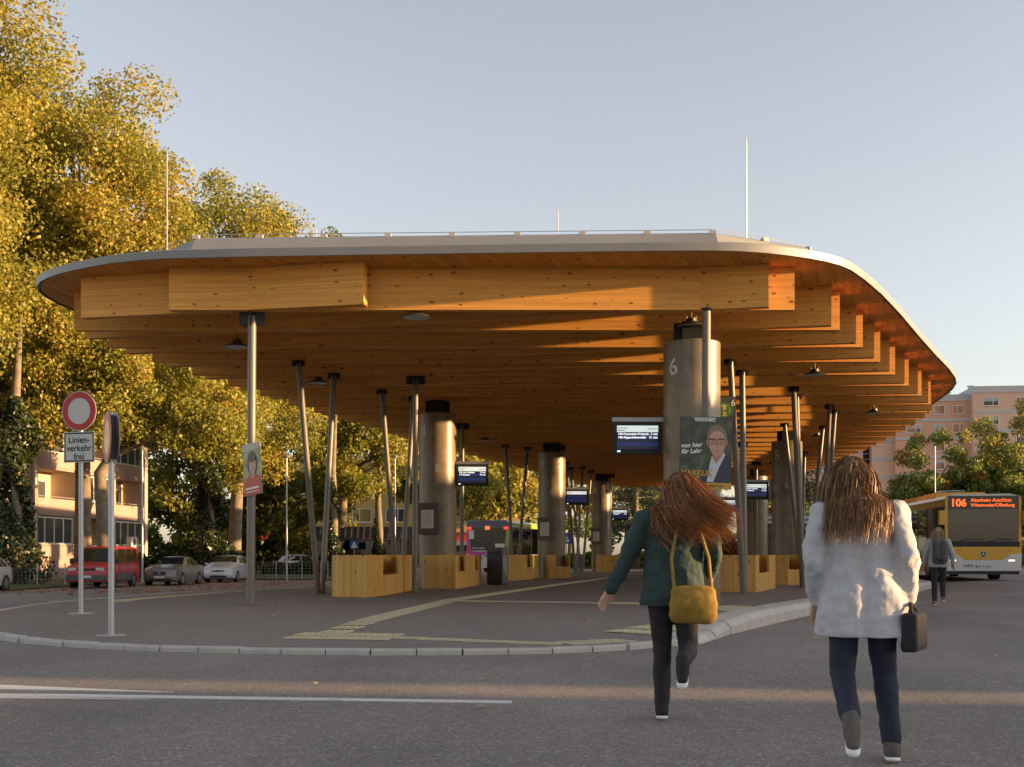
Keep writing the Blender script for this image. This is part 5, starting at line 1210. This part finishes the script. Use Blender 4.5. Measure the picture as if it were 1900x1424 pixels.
def person(label, loc, rz, J, cols, hair, vox=.011, skirt=None, group='people crossing the road'):
    t = thing('person', label, 'person', loc, rz, group)
    skin, jac, tro, sho, hcol = cols
    V = {k: Vector(v) for k, v in J.items() if isinstance(v, tuple)}
    X = Vector((1, 0, 0)); Yv = Vector((0, 1, 0))
    hd = V['head']; fwd = V.get('look', Vector((0, 1, 0))).normalized()
    b = MB()
    # head: cranium, jaw, nose, brow, ears, neck
    caps(b, hd + Vector((0, 0, .025)), hd + fwd * .012 + Vector((0, 0, .03)), .089, .088); chain(b, [hd + fwd * .03 + Vector((0, 0, -.02)), hd + fwd * .055 + Vector((0, 0, -.085))], [.07, .04])
    caps(b, hd + fwd * .092 + Vector((0, 0, .01)), hd + fwd * .112 + Vector((0, 0, -.03)), .011, .015, 8); caps(b, hd + fwd * .083 - X * .03 + Vector((0, 0, .03)), hd + fwd * .083 + X * .03 + Vector((0, 0, .03)), .014, .014, 8); caps(b, hd + fwd * .09 - X * .018 + Vector((0, 0, -.058)), hd + fwd * .09 + X * .018 + Vector((0, 0, -.058)), .010, .010, 8)
    sd = fwd.cross(Vector((0, 0, 1)))
    for s_ in (-1, 1): caps(b, hd + sd * s_ * .09 + Vector((0, 0, .015)), hd + sd * s_ * .088 - Vector((0, 0, .03)), .016, .012, 8)
    chain(b, [hd - Vector((0, 0, .05)), V['neck'], V['chest']], [.05, .053, .09])
    for s_ in 'LR':
        sx = 1 if s_ == 'R' else -1
        caps(b, V['pelvis'] + X * sx * .045, V['chest'] + X * sx * .045, .065, .075)
        chain(b, [V['chest'], V['sh' + s_], V['el' + s_], V['wr' + s_]], [.07, .045, .036, .026]); d = (V['wr' + s_] - V['el' + s_]); hand(b, V['wr' + s_] + d.normalized() * .012, d, -X * sx + Yv * .6)
        chain(b, [V['pelvis'], V['hip' + s_], V['kn' + s_], V['an' + s_]], [.055, .068, .05, .034])
        caps(b, V['an' + s_], V['toe' + s_], .036, .03)
    remeshed(b.build('body', skin, t), .0075 if vox < .012 else vox, 6)
    # jacket
    b = MB(); ch, pe = V['chest'], V['pelvis']
    for s_ in (-1, 1):
        chain(b, [ch + X * s_ * .055 + Vector((0, 0, .03)), (ch * .5 + pe * .5) + X * s_ * .06, pe + X * s_ * .075 + Vector((0, 0, J['hem']))], [.128, .130, .142 + J.get('flare', 0)], sq=(Yv, .86))
        k = 'R' if s_ > 0 else 'L'
        chain(b, [V['neck'] + X * s_ * .03 - Vector((0, 0, .03)), V['sh' + k], V['el' + k], V['wr' + k]], [.068, .078, .062, .045])
    chain(b, [V['neck'] - Vector((0, 0, .05)), V['neck'] + Vector((0, 0, .0))], [.075, .065])
    jk = remeshed(b.build('jacket', jac, t), vox, 4, .045 if vox < .012 else .0)
    if 'cut' in J: cut_below(jk, J['cut'])
    b = MB()
    for s_ in 'LR': chain(b, [pe - Vector((0, 0, .02)), V['hip' + s_], V['kn' + s_], V['an' + s_] + (V['kn' + s_] - V['an' + s_]) * .08], [.07, .094, .066, .054])
    remeshed(b.build('trousers', tro, t), vox, 4, .02 if vox < .012 else 0)
    for s_ in 'LR':
        b = MB(); a, to = V['an' + s_], V['toe' + s_]; h_ = a + (a - V['kn' + s_]).normalized() * .03; bk = (to - h_).normalized()
        chain(b, [a + (V['kn' + s_] - a) * .05, h_ - bk * .02, h_ + bk * .06, to], [.048, .046, .045, .036])
        sh_ = remeshed(b.build('shoe', sho, t), min(vox, .01), 4)
        so_ = MB(); caps(so_, h_ - bk * .03 - Vector((0, 0, .035)), to - Vector((0, 0, .028)), .04, .036, sq=(Vector((0, 0, 1)), .4)); so_.build('sole', M['print_white'], sh_, smooth=True)
    # hair: a cap plus many tapered locks
    b = MB(); cap = hd + Vector((0, 0, .032)) - fwd * .012
    caps(b, cap, cap - fwd * .012, .101, .1); caps(b, cap - fwd * .02 - Vector((0, 0, .02)), cap - fwd * .035 - Vector((0, 0, .08)), .09, .075)
    hc = remeshed(b.build('hair', hcol, t), .014, 6)
    wind, L0, n = Vector(hair['wind']), hair['len'], hair['n']; hb = MB(); rr = random.Random(5)
    for i in range(n):
        az, el = rr.uniform(0, 6.283), rr.uniform(-.35, 1.45); d = Vector((math.cos(az) * math.cos(el), math.sin(az) * math.cos(el), math.sin(el)))
        if d.dot(fwd) > .35 and el < .75: continue
        p = cap + d * .1; v = d * .5 + Vector((0, 0, .1)); L = L0 * rr.uniform(.7, 1.1); ns = 9; ph = rr.uniform(0, 6.28); am = rr.uniform(.2, 1.0); wv = wind * rr.uniform(.5, 1.5)
        pts = [p.copy()]
        for s_ in range(ns):
            v = (v * .62 + Vector((0, 0, -.5)) + wv * (.12 + .10 * s_) + Vector((math.sin(ph + s_ * 1.1), math.cos(ph * 1.3 + s_ * 1.2), 0)) * .17 * am).normalized()
            p = p + v * L / ns
            q = p - cap
            if q.length < .104: p = cap + q.normalized() * .104
            ax_ = Vector((V['chest'].x, V['chest'].y, p.z)); q = p - ax_
            if p.z < V['neck'].z and q.length < .175: p = ax_ + (q.normalized() if q.length > .01 else -fwd) * .175
            pts.append(p.copy())
        wd = rr.uniform(.0012, .0034); sdv = Vector((rr.uniform(-1, 1), rr.uniform(-1, 1), rr.uniform(-.3, .3))).normalized(); o = len(hb.v)
        for s_, q in enumerate(pts): w_ = wd * (1 - (s_ / ns) ** 2 * .85); hb.v += [tuple(q - sdv * w_), tuple(q + sdv * w_)]
        for s_ in range(ns): hb.f.append((o + 2 * s_, o + 2 * s_ + 1, o + 2 * s_ + 3, o + 2 * s_ + 2)); hb.m.append(0)
    me = bpy.data.meshes.new('locks'); me.from_pydata(hb.v, [], hb.f); me.materials.append(hcol); me.polygons.foreach_set('use_smooth', [True] * len(hb.f))
    obj('locks', me, hc); tag(hc.children[0], kind='stuff')
    if vox < .012:
        for s_ in (-1, 1): MB().lathe([(0, -.012), (.008, -.009), (.012, 0), (.008, .009), (0, .012)], 10, c=hd + fwd * .086 + sd * s_ * .032 + Vector((0, 0, .008))).build('eye', M['print_white'], t, smooth=True)
    return t
def cloth(name, c, var=.15, vs=25): return plain(name, c, .85, 0, var, vs, bump=.3)
def hair_mat(name, a, b_):
    m, t, p = newmat(name); p.inputs['Roughness'].default_value = .42
    n = N(t, 'ShaderNodeTexNoise', Scale=60.0, Detail=3.0); t.links.new(coords(t, (1, 1, .15)), n.inputs['Vector']); r = rampnode(t, [(.3, a), (.7, b_)]); t.links.new(n.outputs['Fac'], r.inputs[0]); t.links.new(r.outputs[0], p.inputs['Base Color']); return m
M['skin'] = plain('skin', (.52, .30, .22), .5, 0, .06, 8)
H1, H2, H3 = hair_mat('auburn_hair', (.10, .035, .010), (.30, .12, .03)), hair_mat('brown_hair', (.09, .042, .018), (.30, .15, .055)), hair_mat('blond_hair', (.24, .16, .08), (.48, .35, .18))
denim = cloth('dark_denim', (.018, .022, .045)); blk = cloth('black_cloth', (.016, .016, .02))
# runner on the left: planted left foot, right leg swung back, left arm reaching out
J1 = dict(pelvis=(0, 0, .92), chest=(.0, .09, 1.26), neck=(.01, .12, 1.42), head=(.05, .17, 1.53), look=(.25, 1, -.05), hem=-.14, flare=.005, cut=.77,
          shL=(-.185, .07, 1.35), elL=(-.30, .02, 1.09), wrL=(-.41, .0, .88), shR=(.185, .12, 1.35), elR=(.28, .02, 1.12), wrR=(.24, .20, .98),
          hipL=(-.085, 0, .88), knL=(-.075, .06, .49), anL=(-.07, -.01, .085), toeL=(-.085, .13, .038), hipR=(.085, 0, .88), knR=(.10, .03, .47), anR=(.09, -.30, .42), toeR=(.09, -.40, .31))
p1 = person('woman with wind-blown auburn hair in a dark green jacket, striding across the road', (1.07, 7.72, 0), R(-12), J1, (M['skin'], cloth('dark_green_cloth', (.022, .045, .042)), blk, blk, H1), dict(wind=(.75, -.35, .1), len=.46, n=9000))
t = thing('shoulder_bag', 'mustard yellow shoulder bag on the hip of the running woman', 'bag', (1.17, 7.48, .66), R(-8))
M['mustard'] = cloth('mustard_leather', (.27, .16, .022), .25, 12); b = MB(); chain(b, [(-.09, 0, .06), (.09, 0, .06)], [.07, .07], sq=(Vector((0, 1, 0)), .55)); chain(b, [(-.1, 0, .19), (.1, 0, .19)], [.055, .055], sq=(Vector((0, 1, 0)), .5)); caps(b, (-.06, 0, .12), (.06, 0, .12), .1, .1, sq=(Vector((0, 1, 0)), .5))
remeshed(b.build('pouch', M['mustard'], t), .012, 5, .015); MB().tube([(-.12, .0, .2), (-.14, .06, .42), (-.1, .12, .62), (.02, .2, .74)], .012, 6).build('strap', M['mustard'], t); MB().tube([(.12, .0, .2), (.10, .04, .42), (.04, .12, .62), (.02, .2, .74)], .012, 6).build('strap', M['mustard'], t)
# walker on the right in a loose pale jacket
J2 = dict(pelvis=(0, 0, .90), chest=(-.01, .06, 1.24), neck=(-.02, .08, 1.39), head=(-.05, .11, 1.495), look=(-.15, 1, -.05), hem=-.22, flare=.035, cut=.68,
          shL=(-.19, .05, 1.32), elL=(-.25, -.02, 1.08), wrL=(-.23, .10, .86), shR=(.18, .07, 1.32), elR=(.225, -.05, 1.09), wrR=(.235, .04, .86),
          hipL=(-.085, 0, .86), knL=(-.10, .02, .47), anL=(-.10, -.27, .27), toeL=(-.10, -.36, .15), hipR=(.085, 0, .86), knR=(.13, .10, .48), anR=(.16, .05, .085), toeR=(.18, .19, .038))
person('woman in a loose pale grey jacket and dark jeans, nearest the camera on the right', (1.85, 6.12, 0), R(-8), J2, (M['skin'], cloth('pale_jacket', (.44, .44, .46), .1, 18), denim, cloth('grey_boots', (.10, .09, .08)), H2), dict(wind=(-.1, -.3, -.1), len=.36, n=9000))
t = thing('handbag', 'black handbag at the right side of the woman in the pale jacket', 'bag', (2.105, 6.06, .60), R(60))
b = MB(); b.prismy([(-.15, .0), (.15, .0), (.135, .2), (-.135, .2)], -.045, .045); remeshed(b.build('pouch', blk, t), .012, 10, .01)
MB().tube([(-.09, 0, .2), (-.05, .01, .24), (.02, .02, .245), (.09, 0, .2)], .01, 6).build('handle', blk, t)
# walker near the yellow bus
J3 = dict(J2); J3.update(pelvis=(0, 0, .95), chest=(0, .04, 1.30), neck=(0, .05, 1.45), head=(0, .07, 1.57), look=(0, 1, 0), hem=-.06, flare=.0, cut=.84, shL=(-.185, .03, 1.38), elL=(-.27, 0, 1.14), wrL=(-.29, .08, .92), shR=(.185, .03, 1.38), elR=(.27, -.02, 1.14), wrR=(.30, .05, .92),
    hipL=(-.085, 0, .9), knL=(-.08, .03, .50), anL=(-.08, -.02, .085), toeL=(-.09, .12, .04), hipR=(.085, 0, .9), knR=(.10, .14, .53), anR=(.10, .02, .16), toeR=(.11, .14, .09))
person('blonde woman in dark trousers walking towards the yellow bus', (9.2, 25.0, 0), R(-14), J3, (M['skin'], cloth('light_grey_jacket', (.36, .36, .38)), cloth('navy_trousers', (.02, .02, .03)), cloth('tan_shoes', (.20, .15, .11)), H3), dict(wind=(0, -.15, -.1), len=.30, n=700), vox=.016)
t = thing('backpack', 'dark grey backpack worn by the blonde woman', 'backpack', (9.16, 24.80, .93), R(-14))
b = MB(); chain(b, [(-.07, 0, .06), (-.07, 0, .4)], [.09, .08]); chain(b, [(.07, 0, .06), (.07, 0, .4)], [.09, .08]); remeshed(b.build('pack', cloth('pack_grey', (.085, .075, .08)), t), .015, 4); b = MB(); caps(b, (-.06, -.1, .1), (.06, -.1, .1), .05, .05); remeshed(b.build('pocket', cloth('pocket_grey', (.06, .055, .06)), t), .015, 3)
for s_ in (-1, 1): MB().tube([(s_ * .09, .05, .42), (s_ * .11, .18, .52), (s_ * .12, .3, .42), (s_ * .12, .3, .25)], .018, 6).build('strap', blk, t)
# bus driver behind the windscreen
JD = dict(J3); JD.pop('cut'); JD.update(pelvis=(0, 0, .5), chest=(0, .0, .85), neck=(0, 0, 1.0), head=(0, .03, 1.12), look=(0, 1, 0), hem=0, shL=(-.19, 0, .93), elL=(-.25, .15, .7), wrL=(-.14, .38, .72), shR=(.19, 0, .93), elR=(.25, .15, .7), wrR=(.14, .38, .72), hipL=(-.09, .05, .48), knL=(-.12, .45, .48), anL=(-.12, .5, .1), toeL=(-.12, .62, .06), hipR=(.09, .05, .48), knR=(.12, .45, .48), anR=(.12, .5, .1), toeR=(.12, .62, .06))
bz = R(-97); fx = Vector((math.cos(bz), math.sin(bz), 0)); lx = Vector((-fx.y, fx.x, 0)); dp = Vector((BX + .15, BY + .3, 0)) + fx * 4.7 + lx * .5
person('bus driver in a light shirt seated behind the windscreen of the yellow bus', (dp.x, dp.y, .95), bz - R(90), JD, (M['skin'], cloth('shirt', (.5, .5, .5)), blk, blk, hair_mat('grey_hair', (.05, .04, .035), (.12, .1, .08))), dict(wind=(0, 0, 0), len=.05, n=250), vox=.018, group='bus driver')
